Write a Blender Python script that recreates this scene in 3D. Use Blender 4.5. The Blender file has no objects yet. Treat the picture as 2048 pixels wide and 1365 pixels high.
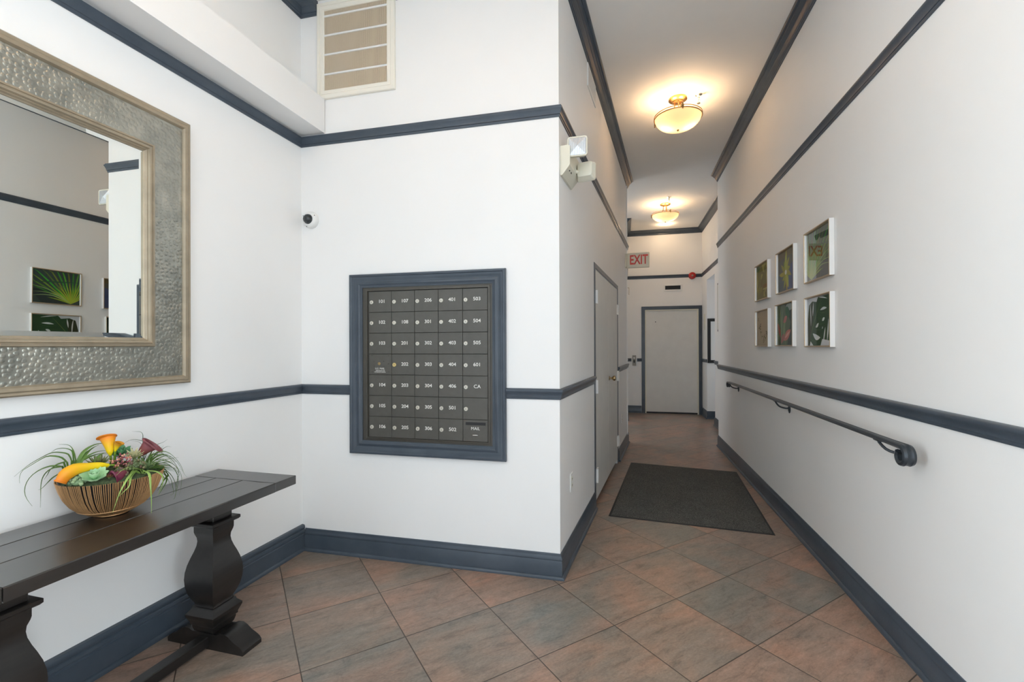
import bpy, math, random
import numpy as np
from mathutils import Matrix, Vector
PI = math.pi
random.seed(7)
S = bpy.context.scene
COL = S.collection

# ------------------------------------------------------------------ camera
F_PX, CX, CY = 912.57, 1025.66, 691.27
YAW, PITCH, ROLL = 0.241, 0.001, -0.0035
cam_data = bpy.data.cameras.new('camera')
cam_data.sensor_width = 36.0
cam_data.lens = F_PX * 36.0 / 2048.0
cam_data.shift_x = -(CX - 1024.0) / 2048.0
cam_data.shift_y = (CY - 682.5) / 2048.0
cam_data.clip_start = 0.02
cam = bpy.data.objects.new('camera', cam_data)
COL.objects.link(cam)
fw = Vector((-math.sin(YAW)*math.cos(PITCH), math.cos(YAW)*math.cos(PITCH), math.sin(PITCH)))
rg = Vector((math.cos(YAW), math.sin(YAW), 0)); up = rg.cross(fw)
r2 = rg*math.cos(ROLL) + up*math.sin(ROLL); u2 = -rg*math.sin(ROLL) + up*math.cos(ROLL)
m = Matrix((( r2.x, u2.x, -fw.x, 0), (r2.y, u2.y, -fw.y, 0), (r2.z, u2.z, -fw.z, 1.36), (0, 0, 0, 1)))
cam.matrix_world = m
S.camera = cam

# ------------------------------------------------------------------ view, world, daylight
S.view_settings.view_transform = 'Standard'
S.view_settings.look = 'None'
S.view_settings.gamma = 1.0
S.view_settings.use_curve_mapping = False
S.view_settings.exposure = 0.62
W = bpy.data.worlds.new('world'); S.world = W; W.use_nodes = True
W.node_tree.nodes['Background'].inputs[0].default_value = (0.80, 0.90, 1.0, 1)
W.node_tree.nodes['Background'].inputs[1].default_value = 1.2

def area_light(name, loc, direction, sx, sy, power, color):
    L = bpy.data.lights.new(name, 'AREA'); L.shape = 'RECTANGLE'; L.size = sx; L.size_y = sy
    L.energy = power; L.color = color
    o = bpy.data.objects.new(name, L); COL.objects.link(o); o.location = loc
    o.rotation_euler = Vector(direction).to_track_quat('-Z', 'Y').to_euler()
    return o
# entrance daylight from behind; side window lights added to lift the side walls
area_light('entrance_daylight', (1.15, -1.93, 1.75), (0, 1, 0.0), 3.4, 3.1, 27, (0.84, 0.93, 1.0))
area_light('left_side_fill', (-4.12, -0.90, 1.75), (1, 0.05, 0), 1.6, 3.1, 176, (0.85, 0.94, 1.0))
area_light('right_side_fill', (3.22, -0.90, 1.75), (-1, 0.05, 0), 1.6, 3.1, 100, (0.85, 0.94, 1.0))
# daylight in the small side lobby that opens off the far end of the hall
area_light('side_lobby_daylight', (2.95, 8.62, 1.6), (-1, 0, 0), 0.6, 1.8, 4, (0.80, 0.90, 1.0))
# unseen light added in the cross corridor to brighten the far wall
area_light('corridor_fill', (-1.52, 7.55, 1.75), (1, 0.25, 0), 1.3, 1.8, 15, (0.88, 0.94, 1.0))
WARM = (1.0, 0.70, 0.42)

# ------------------------------------------------------------------ materials
def srgb(r, g, b):
    f = lambda c: (c/255/12.92) if c/255 <= 0.04045 else ((c/255+0.055)/1.055)**2.4
    return (f(r), f(g), f(b), 1)
MATS = {}
class NT:
    def __init__(s, name):
        s.m = bpy.data.materials.new(name); s.m.use_nodes = True; s.t = s.m.node_tree
        s.b = s.t.nodes['Principled BSDF']; s.out = s.t.nodes['Material Output']
    def n(s, typ, **kw):
        x = s.t.nodes.new(typ)
        for k, v in kw.items():
            if k in x.inputs: x.inputs[k].default_value = v
            else: setattr(x, k, v)
        return x
    def l(s, a, b): s.t.links.new(a, b)
    def math(s, op, a, b=None, c=None):
        x = s.n('ShaderNodeMath', operation=op)
        for i, v in enumerate((a, b, c)):
            if v is None: continue
            if hasattr(v, 'links') or hasattr(v, 'is_output'): s.l(v, x.inputs[i])
            else: x.inputs[i].default_value = v
        return x.outputs[0]
    def ramp(s, fac, stops):
        x = s.n('ShaderNodeValToRGB'); e = x.color_ramp.elements
        while len(e) < len(stops): e.new(0.5)
        for i, (p, c) in enumerate(stops): e[i].position = p; e[i].color = c
        s.l(fac, x.inputs[0]); return x.outputs[0]
    def mix(s, fac, a, b, typ='MIX'):
        x = s.n('ShaderNodeMix', data_type='RGBA', blend_type=typ)
        for i, v in ((0, fac), (6, a), (7, b)):
            if hasattr(v, 'is_output'): s.l(v, x.inputs[i])
            else: x.inputs[i].default_value = v
        return x.outputs[2]
    def bump(s, h, strength=0.3, dist=0.01):
        x = s.n('ShaderNodeBump'); x.inputs['Strength'].default_value = strength; x.inputs['Distance'].default_value = dist
        s.l(h, x.inputs['Height']); s.l(x.outputs[0], s.b.inputs['Normal'])
    def objco(s): return s.n('ShaderNodeTexCoord').outputs['Object']
    def noise(s, scale, detail=4, rough=0.55, vec=None, dist=0.0):
        x = s.n('ShaderNodeTexNoise'); x.inputs['Scale'].default_value = scale; x.inputs['Detail'].default_value = detail
        x.inputs['Roughness'].default_value = rough; x.inputs['Distortion'].default_value = dist
        s.l(vec if vec is not None else s.objco(), x.inputs['Vector']); return x
    def mapping(s, vec, scale=(1,1,1), rot=(0,0,0), loc=(0,0,0)):
        x = s.n('ShaderNodeMapping'); x.inputs['Scale'].default_value = scale; x.inputs['Rotation'].default_value = rot
        x.inputs['Location'].default_value = loc; s.l(vec, x.inputs['Vector']); return x.outputs[0]

def simple(name, col, rough=0.5, metal=0.0, noise=0.0, nscale=30, bump=0.0, bscale=200, coat=0.0, spec=0.5):
    if name in MATS: return MATS[name]
    t = NT(name); t.b.inputs['Base Color'].default_value = col
    t.b.inputs['Roughness'].default_value = rough; t.b.inputs['Metallic'].default_value = metal
    t.b.inputs['Specular IOR Level'].default_value = spec
    t.b.inputs['Coat Weight'].default_value = coat
    if noise:
        nz = t.noise(nscale)
        d = tuple(c*(1-noise) for c in col[:3]) + (1,); e = tuple(min(1, c*(1+noise)) for c in col[:3]) + (1,)
        t.l(t.ramp(nz.outputs[0], [(0.3, d), (0.7, e)]), t.b.inputs['Base Color'])
    if bump:
        t.bump(t.noise(bscale).outputs[0], bump, 0.002)
    MATS[name] = t.m; return t.m

def emissive(name, col, strength):
    t = NT(name); t.b.inputs['Base Color'].default_value = col
    t.b.inputs['Emission Color'].default_value = col; t.b.inputs['Emission Strength'].default_value = strength
    return t.m

def m_paint():
    t = NT('wall_paint'); nz = t.noise(1.3, 5, 0.6)
    t.l(t.ramp(nz.outputs[0], [(0.3, (0.845, 0.845, 0.835, 1)), (0.7, (0.87, 0.87, 0.86, 1))]), t.b.inputs['Base Color'])
    t.b.inputs['Roughness'].default_value = 0.55; t.b.inputs['Specular IOR Level'].default_value = 0.3
    t.bump(t.noise(90, 3).outputs[0], 0.06, 0.003); return t.m
M_PAINT = m_paint()
M_CEIL = simple('ceiling_paint', (0.88, 0.865, 0.83, 1), 0.8, noise=0.02, nscale=2)
def m_trim():
    t = NT('slate_blue_gloss_trim')
    nz = t.noise(6, 4)
    t.l(t.ramp(nz.outputs[0], [(0.3, srgb(64, 73, 83)), (0.7, srgb(75, 84, 94))]), t.b.inputs['Base Color'])
    t.b.inputs['Roughness'].default_value = 0.3; t.b.inputs['Specular IOR Level'].default_value = 0.38
    t.bump(t.noise(60, 2).outputs[0], 0.08, 0.003); return t.m
M_TRIM = m_trim()
M_WHITE = simple('white_enamel', (0.82, 0.82, 0.80, 1), 0.4)
M_DOOR = simple('door_paint', (0.72, 0.72, 0.69, 1), 0.45, noise=0.03, nscale=5, bump=0.05, bscale=40)
M_CREAM = simple('cream_plastic', srgb(225, 222, 205), 0.4)
M_BLACK = simple('matte_black', (0.012, 0.012, 0.013, 1), 0.5)
M_BRONZE = simple('bronze_anodised', srgb(86, 84, 79), 0.42, 0.25, noise=0.06, nscale=25)
M_BRONZE_D = simple('bronze_anodised_frame', srgb(80, 77, 71), 0.40, 0.3, noise=0.05, nscale=18)
M_CHROME = simple('nickel', (0.75, 0.74, 0.70, 1), 0.25, 1.0)
M_BRASS = simple('aged_brass', srgb(160, 140, 104), 0.3, 1.0)
M_STEEL = simple('brushed_steel', srgb(150, 146, 138), 0.5, 0.4)
M_SATIN = simple('satin_brass', srgb(190, 150, 100), 0.28, 1.0)
M_LOCK = simple('worn_nickel_lock', srgb(206, 202, 190), 0.35, 0.45)
M_BRASSY = simple('worn_brass_lock', srgb(214, 190, 128), 0.35, 0.45)
M_TEXT = simple('engraved_white', (0.75, 0.74, 0.70, 1), 0.6)
M_GOLD = simple('champagne_leaf', srgb(164, 151, 130), 0.42, 0.45, noise=0.12, nscale=14)
M_CHAMP = simple('champagne_silver_frame', srgb(238, 230, 214), 0.38, 0.45, noise=0.04, nscale=20)
M_IRON = simple('wrought_iron_paint', srgb(58, 64, 70), 0.32, 0.35, bump=0.1, bscale=120)
M_DIRTWHITE = simple('steel_white', (0.80, 0.80, 0.78, 1), 0.35)

def m_floor():
    t = NT('slate_look_tile')
    T = 0.4468; OX, OY = -1.0027, 1.9527; q = 1/(math.sqrt(2)*T)
    co = t.objco(); sp = t.n('ShaderNodeSeparateXYZ'); t.l(co, sp.inputs[0])
    x = t.math('SUBTRACT', sp.outputs[0], OX); y = t.math('SUBTRACT', sp.outputs[1], OY)
    i = t.math('MULTIPLY', t.math('ADD', x, y), q); j = t.math('MULTIPLY', t.math('SUBTRACT', y, x), q)
    fi = t.math('FLOOR', i); fj = t.math('FLOOR', j)
    cb = t.n('ShaderNodeCombineXYZ'); t.l(fi, cb.inputs[0]); t.l(fj, cb.inputs[1])
    wn = t.n('ShaderNodeTexWhiteNoise', noise_dimensions='3D'); t.l(cb.outputs[0], wn.inputs['Vector'])
    wsep = t.n('ShaderNodeSeparateXYZ'); t.l(wn.outputs['Color'], wsep.inputs[0])
    # tile-local coordinates pushed to a random place per tile
    lo = t.n('ShaderNodeCombineXYZ'); t.l(i, lo.inputs[0]); t.l(j, lo.inputs[1])
    off = t.n('ShaderNodeVectorMath', operation='SCALE'); t.l(wn.outputs['Color'], off.inputs[0]); off.inputs[3].default_value = 37.0
    ad = t.n('ShaderNodeVectorMath', operation='ADD'); t.l(lo.outputs[0], ad.inputs[0]); t.l(off.outputs[0], ad.inputs[1])
    big = t.noise(1.15, 4, 0.55, t.mapping(ad.outputs[0], (0.7, 1.5, 1)), 0.6)
    streak = t.noise(3.4, 12, 0.80, t.mapping(ad.outputs[0], (0.8, 3.6, 1), (0, 0, 0.3)), 0.5)
    fine = t.noise(30, 6, 0.8, t.mapping(ad.outputs[0], (1, 1.8, 1)))
    base = t.ramp(big.outputs[0], [(0.26, srgb(100, 103, 100)), (0.42, srgb(119, 111, 102)), (0.54, srgb(138, 116, 102)), (0.65, srgb(154, 117, 98)), (0.80, srgb(126, 121, 110))])
    tint = t.ramp(wsep.outputs[0], [(0.0, srgb(108, 111, 108)), (0.35, srgb(134, 119, 107)), (0.7, srgb(150, 121, 107)), (1.0, srgb(116, 112, 102))])
    c = t.mix(0.40, base, tint)
    smg = t.noise(2.3, 10, 0.80, t.mapping(ad.outputs[0], (1.0, 1.6, 1), (0, 0, 0.9)), 1.2)
    c = t.mix(0.75, c, t.ramp(smg.outputs[0], [(0.32, (0.24, 0.25, 0.25, 1)), (0.44, (0.50, 0.50, 0.50, 1)), (0.72, (0.68, 0.63, 0.60, 1))]), 'OVERLAY')
    st = t.ramp(streak.outputs[0], [(0.30, (0.20, 0.20, 0.20, 1)), (0.45, (0.52, 0.52, 0.52, 1)), (0.60, (0.66, 0.66, 0.66, 1)), (0.76, (0.92, 0.92, 0.92, 1))])
    c = t.mix(0.85, c, st, 'OVERLAY')
    fr = t.ramp(fine.outputs[0], [(0.30, (0.30, 0.30, 0.30, 1)), (0.70, (0.70, 0.70, 0.70, 1))])
    c = t.mix(0.55, c, fr, 'OVERLAY')
    def edge(v):
        f = t.math('FRACT', v); return t.math('MINIMUM', f, t.math('SUBTRACT', 1.0, f))
    e = t.math('MINIMUM', edge(i), edge(j))
    g = t.n('ShaderNodeMapRange'); g.inputs['From Min'].default_value = 0.0038; g.inputs['From Max'].default_value = 0.0066
    t.l(e, g.inputs['Value'])
    c = t.mix(g.outputs[0], srgb(72, 61, 52), c)
    t.l(c, t.b.inputs['Base Color'])
    rr = t.n('ShaderNodeMapRange'); rr.inputs['To Min'].default_value = 0.24; rr.inputs['To Max'].default_value = 0.42
    t.l(streak.outputs[0], rr.inputs['Value']); t.l(rr.outputs[0], t.b.inputs['Roughness'])
    h = t.math('ADD', t.math('MULTIPLY', g.outputs[0], 1.0), t.math('MULTIPLY', streak.outputs[0], 0.5))
    t.bump(h, 0.35, 0.002)
    return t.m
M_FLOOR = m_floor()

def m_mat_pile():
    t = NT('charcoal_carpet'); nz = t.noise(260, 3, 0.8); n2 = t.noise(5, 5, 0.7)
    a = t.ramp(nz.outputs[0], [(0.34, srgb(44, 45, 44)), (0.50, srgb(84, 84, 82)), (0.66, srgb(150, 149, 144))])
    b = t.ramp(n2.outputs[0], [(0.3, (0.42, 0.42, 0.42, 1)), (0.7, (0.56, 0.56, 0.56, 1))])
    t.l(t.mix(0.8, a, b, 'OVERLAY'), t.b.inputs['Base Color']); t.b.inputs['Roughness'].default_value = 1.0
    t.b.inputs['Specular IOR Level'].default_value = 0.1
    t.bump(nz.outputs[0], 0.8, 0.004); return t.m
M_PILE = m_mat_pile()
M_RUBBER = simple('black_rubber', (0.015, 0.015, 0.016, 1), 0.6)

def m_wood():
    t = NT('espresso_wood'); co = t.objco()
    g = t.noise(5, 6, 0.6, t.mapping(co, (8, 1, 8)))
    w = t.noise(9, 6, 0.75)
    base = t.ramp(g.outputs[0], [(0.3, srgb(22, 20, 19)), (0.7, srgb(36, 33, 31))])
    wear = t.ramp(w.outputs[0], [(0.70, (0, 0, 0, 1)), (0.80, (1, 1, 1, 1))])
    t.l(t.mix(wear, base, srgb(78, 52, 38)), t.b.inputs['Base Color'])
    t.b.inputs['Roughness'].default_value = 0.33; t.b.inputs['Specular IOR Level'].default_value = 0.6
    t.bump(g.outputs[0], 0.12, 0.002); return t.m
M_WOOD = m_wood()
M_WOODTOP = M_WOOD.copy(); M_WOODTOP.name = 'espresso_wood_polished'
_b = M_WOODTOP.node_tree.nodes['Principled BSDF']; _b.inputs['Coat Weight'].default_value = 0.6; _b.inputs['Coat Roughness'].default_value = 0.28; _b.inputs['Specular IOR Level'].default_value = 0.8

def m_hammered():
    t = NT('hammered_pewter'); co = t.objco()
    v = t.n('ShaderNodeTexVoronoi'); v.inputs['Scale'].default_value = 52.0; v.inputs['Randomness'].default_value = 0.7
    v.voronoi_dimensions = '2D'
    sp = t.n('ShaderNodeSeparateXYZ'); t.l(co, sp.inputs[0]); cb = t.n('ShaderNodeCombineXYZ'); t.l(sp.outputs[0], cb.inputs[0]); t.l(sp.outputs[2], cb.inputs[1])
    t.l(cb.outputs[0], v.inputs['Vector'])
    d = t.ramp(v.outputs['Distance'], [(0.0, (1, 1, 1, 1)), (0.28, (0.75, 0.75, 0.75, 1)), (0.48, (0.08, 0.08, 0.08, 1)), (0.8, (0, 0, 0, 1))])
    c = t.ramp(t.noise(14, 5).outputs[0], [(0.3, srgb(150, 151, 143)), (0.7, srgb(182, 181, 170))])
    t.l(c, t.b.inputs['Base Color']); t.b.inputs['Metallic'].default_value = 0.75; t.b.inputs['Roughness'].default_value = 0.34
    t.bump(d, 0.55, 0.004); return t.m
M_HAMMER = m_hammered()
M_MIRROR = simple('mirror_silver', (0.86, 0.89, 0.86, 1), 0.0, 1.0)

def m_pane(name, refl=0.10, tint=(1, 1, 1, 1)):
    t = NT(name); tr = t.n('ShaderNodeBsdfTransparent'); tr.inputs[0].default_value = tint
    gl = t.n('ShaderNodeBsdfGlossy'); gl.inputs['Roughness'].default_value = 0.01
    fr = t.n('ShaderNodeFresnel'); fr.inputs[0].default_value = 1.5
    mx = t.n('ShaderNodeMixShader'); t.l(t.math('MULTIPLY', fr.outputs[0], refl), mx.inputs[0]); t.l(tr.outputs[0], mx.inputs[1]); t.l(gl.outputs[0], mx.inputs[2])
    t.l(mx.outputs[0], t.out.inputs[0]); return t.m
M_GLASS = m_pane('clear_glass', 1.0)
M_ACRYLIC = m_pane('anti_glare_acrylic', 0.36)
def m_shade():
    t = NT('frosted_amber_glass'); tl = t.n('ShaderNodeBsdfTranslucent'); tl.inputs[0].default_value = (0.30, 0.235, 0.165, 1)
    df = t.n('ShaderNodeBsdfDiffuse'); df.inputs[0].default_value = (0.9, 0.78, 0.62, 1)
    mx = t.n('ShaderNodeMixShader'); mx.inputs[0].default_value = 0.45
    t.l(tl.outputs[0], mx.inputs[1]); t.l(df.outputs[0], mx.inputs[2])
    t.l(mx.outputs[0], t.out.inputs[0]); return t.m
M_SHADE = m_shade()
def m_attr(name, rough=0.5, sub=0.0, spec=0.4):
    t = NT(name); a = t.n('ShaderNodeAttribute'); a.attribute_name = 'pigment'
    t.l(a.outputs['Color'], t.b.inputs['Base Color']); t.b.inputs['Roughness'].default_value = rough
    t.b.inputs['Specular IOR Level'].default_value = spec
    return t.m
M_PIG = m_attr('silk_petal', 0.5)
M_PRINT = m_attr('printed_paper', 0.6, spec=0.2)
M_LEAF = simple('grass_blade_green', srgb(96, 128, 62), 0.42, noise=0.28, nscale=14)
M_LEAF2 = simple('dark_blade_green', srgb(76, 104, 66), 0.42, noise=0.25, nscale=14)
M_MOSS = simple('moss_green', srgb(68, 80, 52), 0.9, noise=0.5, nscale=60, bump=1.0, bscale=140)
M_WIRE = simple('bronze_gold_wire', srgb(206, 160, 112), 0.36, 0.55, noise=0.1, nscale=20)
M_RED = simple('red_enamel', srgb(165, 25, 22), 0.3)

# ------------------------------------------------------------------ mesh builder
class MB:
    def __init__(s): s.v = []; s.f = []; s.mi = []; s.c = []; s.cur = 0; s.col = (1, 1, 1, 1)
    def add(s, vs, fs, cols=None):
        b = len(s.v); s.v += [tuple(p) for p in vs]
        s.c += (cols if cols else [s.col]*len(vs))
        for f in fs: s.f.append(tuple(b+k for k in f)); s.mi.append(s.cur)
        return s
    def box(s, x0, x1, y0, y1, z0, z1, M=None):
        p = [(x, y, z) for z in (z0, z1) for y in (y0, y1) for x in (x0, x1)]
        if M is not None: p = [tuple(M @ Vector(q)) for q in p]
        return s.add(p, [(0, 2, 3, 1), (4, 5, 7, 6), (0, 1, 5, 4), (2, 6, 7, 3), (0, 4, 6, 2), (1, 3, 7, 5)])
    def bbox(s, x0, x1, y0, y1, z0, z1, b=0.003):
        """box with chamfered edges"""
        P = []; xs = (x0, x1); ys = (y0, y1); zs = (z0, z1)
        idx = {}
        for ix in (0, 1):
            for iy in (0, 1):
                for iz in (0, 1):
                    sx = 1-2*ix; sy = 1-2*iy; sz = 1-2*iz
                    idx[(ix, iy, iz, 'x')] = len(P); P.append((xs[ix], ys[iy]+sy*b, zs[iz]+sz*b))
                    idx[(ix, iy, iz, 'y')] = len(P); P.append((xs[ix]+sx*b, ys[iy], zs[iz]+sz*b))
                    idx[(ix, iy, iz, 'z')] = len(P); P.append((xs[ix]+sx*b, ys[iy]+sy*b, zs[iz]))
        F = []
        for k in (0, 1):
            F.append([idx[(k, a, c, 'x')] for a, c in ((0, 0), (1, 0), (1, 1), (0, 1))])
            F.append([idx[(a, k, c, 'y')] for a, c in ((0, 0), (1, 0), (1, 1), (0, 1))])
            F.append([idx[(a, c, k, 'z')] for a, c in ((0, 0), (1, 0), (1, 1), (0, 1))])
        for a in (0, 1):
            for c in (0, 1):
                F.append([idx[(a, c, 0, 'x')], idx[(a, c, 1, 'x')], idx[(a, c, 1, 'y')], idx[(a, c, 0, 'y')]])
                F.append([idx[(a, 0, c, 'x')], idx[(a, 1, c, 'x')], idx[(a, 1, c, 'z')], idx[(a, 0, c, 'z')]])
                F.append([idx[(0, a, c, 'y')], idx[(1, a, c, 'y')], idx[(1, a, c, 'z')], idx[(0, a, c, 'z')]])
                for d in (0, 1): F.append([idx[(a, c, d, 'x')], idx[(a, c, d, 'y')], idx[(a, c, d, 'z')]])
        return s.add(P, F)
    def rings(s, R, close=True, cap=True, cols=None):
        n = len(R[0]); vs = [p for r in R for p in r]; fs = []
        for i in range(len(R)-1):
            for k in range(n if close else n-1):
                k2 = (k+1) % n
                fs.append((i*n+k, i*n+k2, (i+1)*n+k2, (i+1)*n+k))
        if cap and close:
            fs.append(tuple(range(n-1, -1, -1))); fs.append(tuple((len(R)-1)*n+k for k in range(n)))
        return s.add(vs, fs, cols)
    def lathe(s, prof, c=(0, 0, 0), n=24, axis='z', cap=True):
        R = []
        for r, h in prof:
            ring = []
            for k in range(n):
                a = 2*PI*k/n; x, y = r*math.cos(a), r*math.sin(a)
                q = {'z': (x, y, h), 'y': (x, h, y), 'x': (h, x, y)}[axis]
                ring.append((c[0]+q[0], c[1]+q[1], c[2]+q[2]))
            R.append(ring)
        return s.rings(R, True, cap)
    def square(s, prof, c=(0, 0)):
        """square section stack: prof of (half, z)"""
        R = [[(c[0]-h, c[1]-h, z), (c[0]+h, c[1]-h, z), (c[0]+h, c[1]+h, z), (c[0]-h, c[1]+h, z)] for h, z in prof]
        return s.rings(R)
    def tube(s, pts, rad, n=8, flat=1.0, cap=True, cols=None, upv=(0, 0, 1)):
        P = [Vector(p) for p in pts]; N = len(P)
        if not hasattr(rad, '__len__'): rad = [rad]*N
        R = []; C = []
        t0 = (P[1]-P[0]).normalized(); ref = Vector(upv)
        if abs(t0.dot(ref)) > 0.95: ref = Vector((1, 0, 0))
        side = t0.cross(ref).normalized()
        for i in range(N):
            t = (P[min(i+1, N-1)]-P[max(i-1, 0)]).normalized()
            side = (side - t*side.dot(t)).normalized(); nn = t.cross(side).normalized()
            R.append([tuple(P[i] + side*rad[i]*math.cos(2*PI*k/n) + nn*rad[i]*flat*math.sin(2*PI*k/n)) for k in range(n)])
            if cols: C += [cols[i]]*n
        return s.rings(R, True, cap, C if cols else None)
    def torus(s, c, R, r, n=40, m=8, flat=1.0):
        V = []; Fc = []
        for i in range(n):
            a = 2*PI*i/n
            for k in range(m):
                b = 2*PI*k/m; q = R + r*math.cos(b)
                V.append((c[0]+q*math.cos(a), c[1]+q*math.sin(a), c[2]+r*flat*math.sin(b)))
        for i in range(n):
            for k in range(m):
                Fc.append((i*m+k, ((i+1) % n)*m+k, ((i+1) % n)*m+(k+1) % m, i*m+(k+1) % m))
        return s.add(V, Fc)
    def ball(s, c, r, n=10, m=8, sc=(1, 1, 1)):
        V = []; Fc = []
        for j in range(m+1):
            t = PI*j/m
            for k in range(n):
                a = 2*PI*k/n
                V.append((c[0]+r*sc[0]*math.sin(t)*math.cos(a), c[1]+r*sc[1]*math.sin(t)*math.sin(a), c[2]+r*sc[2]*math.cos(t)))
        for j in range(m):
            for k in range(n): Fc.append((j*n+k, (j+1)*n+k, (j+1)*n+(k+1) % n, j*n+(k+1) % n))
        return s.add(V, Fc)
    def sweep(s, path, prof, closed=False, side=1, z=0.0):
        """profile (d, z) run along a plan path, d measured to the right of the direction of travel"""
        P = [Vector((p[0], p[1])) for p in path]; N = len(P)
        def nrm(a, b):
            d = (b-a).normalized(); return Vector((d.y, -d.x))*side
        R = []
        for i in range(N):
            if closed: n1, n2 = nrm(P[i-1], P[i]), nrm(P[i], P[(i+1) % N])
            elif i == 0: n1 = n2 = nrm(P[0], P[1])
            elif i == N-1: n1 = n2 = nrm(P[-2], P[-1])
            else: n1, n2 = nrm(P[i-1], P[i]), nrm(P[i], P[i+1])
            mt = (n1+n2)/(1+n1.dot(n2))
            R.append([(P[i].x+mt.x*d, P[i].y+mt.y*d, z+h) for d, h in prof])
        if closed: R.append(R[0]); return s.rings(R, True, False)
        return s.rings(R, True, True)
    def molding(s, u0, u1, z0, z1, prof):
        """picture-frame moulding: prof of (inward, outward) around a rectangle; outward is -y"""
        R = []
        for (u, z, su, sz) in ((u0, z0, 1, 1), (u1, z0, -1, 1), (u1, z1, -1, -1), (u0, z1, 1, -1)):
            R.append([(u+su*a, -b, z+sz*a) for a, b in prof])
        R.append(R[0]); return s.rings(R, True, False)
    def poly(s, pts, y, col):
        """flat coloured shape facing -y (a printed patch)"""
        from mathutils.geometry import tessellate_polygon
        return s.add([(x, y, z) for x, z in pts], [tuple(t) for t in tessellate_polygon([[Vector((x, z, 0)) for x, z in pts]])], [col]*len(pts))
    def build(s, name, mats, parent=None, smooth=35, M=None, pigment=False):
        me = bpy.data.meshes.new(name); me.from_pydata(s.v, [], s.f)
        if not isinstance(mats, (list, tuple)): mats = [mats]
        for q in mats: me.materials.append(q)
        if len(mats) > 1: me.polygons.foreach_set('material_index', s.mi)
        if pigment:
            at = me.color_attributes.new('pigment', 'FLOAT_COLOR', 'POINT')
            at.data.foreach_set('color', [x for c in s.c for x in c])
        me.validate(); me.update()
        import bmesh
        bm = bmesh.new(); bm.from_mesh(me); bmesh.ops.recalc_face_normals(bm, faces=bm.faces); bm.to_mesh(me); bm.free()
        if smooth:
            me.polygons.foreach_set('use_smooth', [True]*len(me.polygons))
            me.set_sharp_from_angle(angle=math.radians(smooth))
        o = bpy.data.objects.new(name, me); COL.objects.link(o)
        if parent is not None: o.parent = parent
        if M is not None: o.matrix_world = M
        return o

def tag(o, label, cat, group=None, kind=None):
    o['label'] = label; o['category'] = cat
    if group: o['group'] = group
    if kind: o['kind'] = kind
    return o
def thing(name, M, label, cat, group=None, kind=None):
    o = bpy.data.objects.new(name, None); COL.objects.link(o); o.empty_display_size = 0.1
    o.matrix_world = M if isinstance(M, Matrix) else Matrix.Translation(M)
    return tag(o, label, cat, group, kind)
def structure(name, mb, mat, label, cat, **kw):
    o = mb.build(name, mat, **kw); o['kind'] = 'structure'; o['label'] = label; o['category'] = cat
    return o
def copy_tree(o, parent=None):
    c = o.copy(); COL.objects.link(c); c.parent = parent
    for ch in [x for x in bpy.data.objects if x.parent == o and x is not c]: copy_tree(ch, c)
    return c
FONT_CACHE = {}
def text_mesh(name, body, size, parent, mat, x, y, z, align='CENTER', thick=0.0004, bold=0.0, sx=1.0, flip=False):
    key = (body, size, align, bold, sx, flip)
    cu = bpy.data.curves.new('lettering', 'FONT'); cu.body = body; cu.size = size; cu.align_x = align; cu.align_y = 'CENTER'
    cu.extrude = thick; cu.offset = bold; cu.resolution_u = 3
    t = bpy.data.objects.new('lettering', cu); COL.objects.link(t)
    me = bpy.data.meshes.new_from_object(t)
    bpy.data.objects.remove(t); bpy.data.curves.remove(cu)
    n = len(me.vertices); a = np.zeros(n*3); me.vertices.foreach_get('co', a); a = a.reshape(-1, 3)
    b = np.zeros_like(a); b[:, 0] = a[:, 0]*sx*(-1 if flip else 1); b[:, 1] = -a[:, 2]; b[:, 2] = a[:, 1]
    me.vertices.foreach_set('co', b.ravel()); me.update()
    me.materials.clear(); me.materials.append(mat); me.name = name
    o = bpy.data.objects.new(name, me); COL.objects.link(o); o.parent = parent; o.location = (x, y, z)
    return o

# ------------------------------------------------------------------ plan of the place (metres)
ZC = 3.66
class Wall:
    """o: foot of the wall line, right: direction to the right as seen from the room"""
    def __init__(s, o, d, flip=False):
        s.o = Vector(o); s.d = Vector(d).normalized()
        if flip: s.d = -s.d
        s.n = Vector((s.d.y, -s.d.x))          # into the room
        s.flip = flip
    def xy(s, u):
        return s.o + s.d*(-u if s.flip else u)
    def M(s, u=0, z=0, d=0.0):
        p = s.xy(u) + s.n*d
        return Matrix(((s.d.x, -s.n.x, 0, p.x), (s.d.y, -s.n.y, 0, p.y), (0, 0, 1, z), (0, 0, 0, 1)))
WL = Wall((-2.17, 0), (0.0227, 1)); WM = Wall((0, 2.6534), (1, 0.0062))
WH = Wall((-0.3707, 2.651), (0.1028, 1)); WR = Wall((1.1749, 0), (0.007, 1), flip=True)
WF = Wall((0, 9.55), (1, 0)); WS = Wall((1.47, 0), (0, 1), flip=True)
LM = (-2.1101, 2.6403); MH = (-0.3707, 2.6511); HE = tuple(WH.xy(3.98))
YB = 0.1
LB = tuple(WL.xy(YB)); RB = tuple(WR.xy(YB)); RE = tuple(WR.xy(6.64)); RE2 = (1.47, 6.64)
FS = (1.47, 9.55); FG = (0.035, 9.55); GE = (0.035, 8.50)
M_OF_WM = lambda x: tuple(WM.xy(x))

# floor and ceiling
f = MB(); f.box(-4.4, 3.45, -2.1, 9.75, -0.06, 0.0)
structure('floor', f, M_FLOOR, 'slate-look brown and grey square tiles laid diagonally', 'floor', smooth=0)
c = MB(); c.box(-4.4, 3.45, -2.1, 9.75, ZC, ZC+0.08)
structure('ceiling', c, M_CEIL, 'plain off-white ceiling of lobby and hall', 'ceiling', smooth=0)

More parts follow.
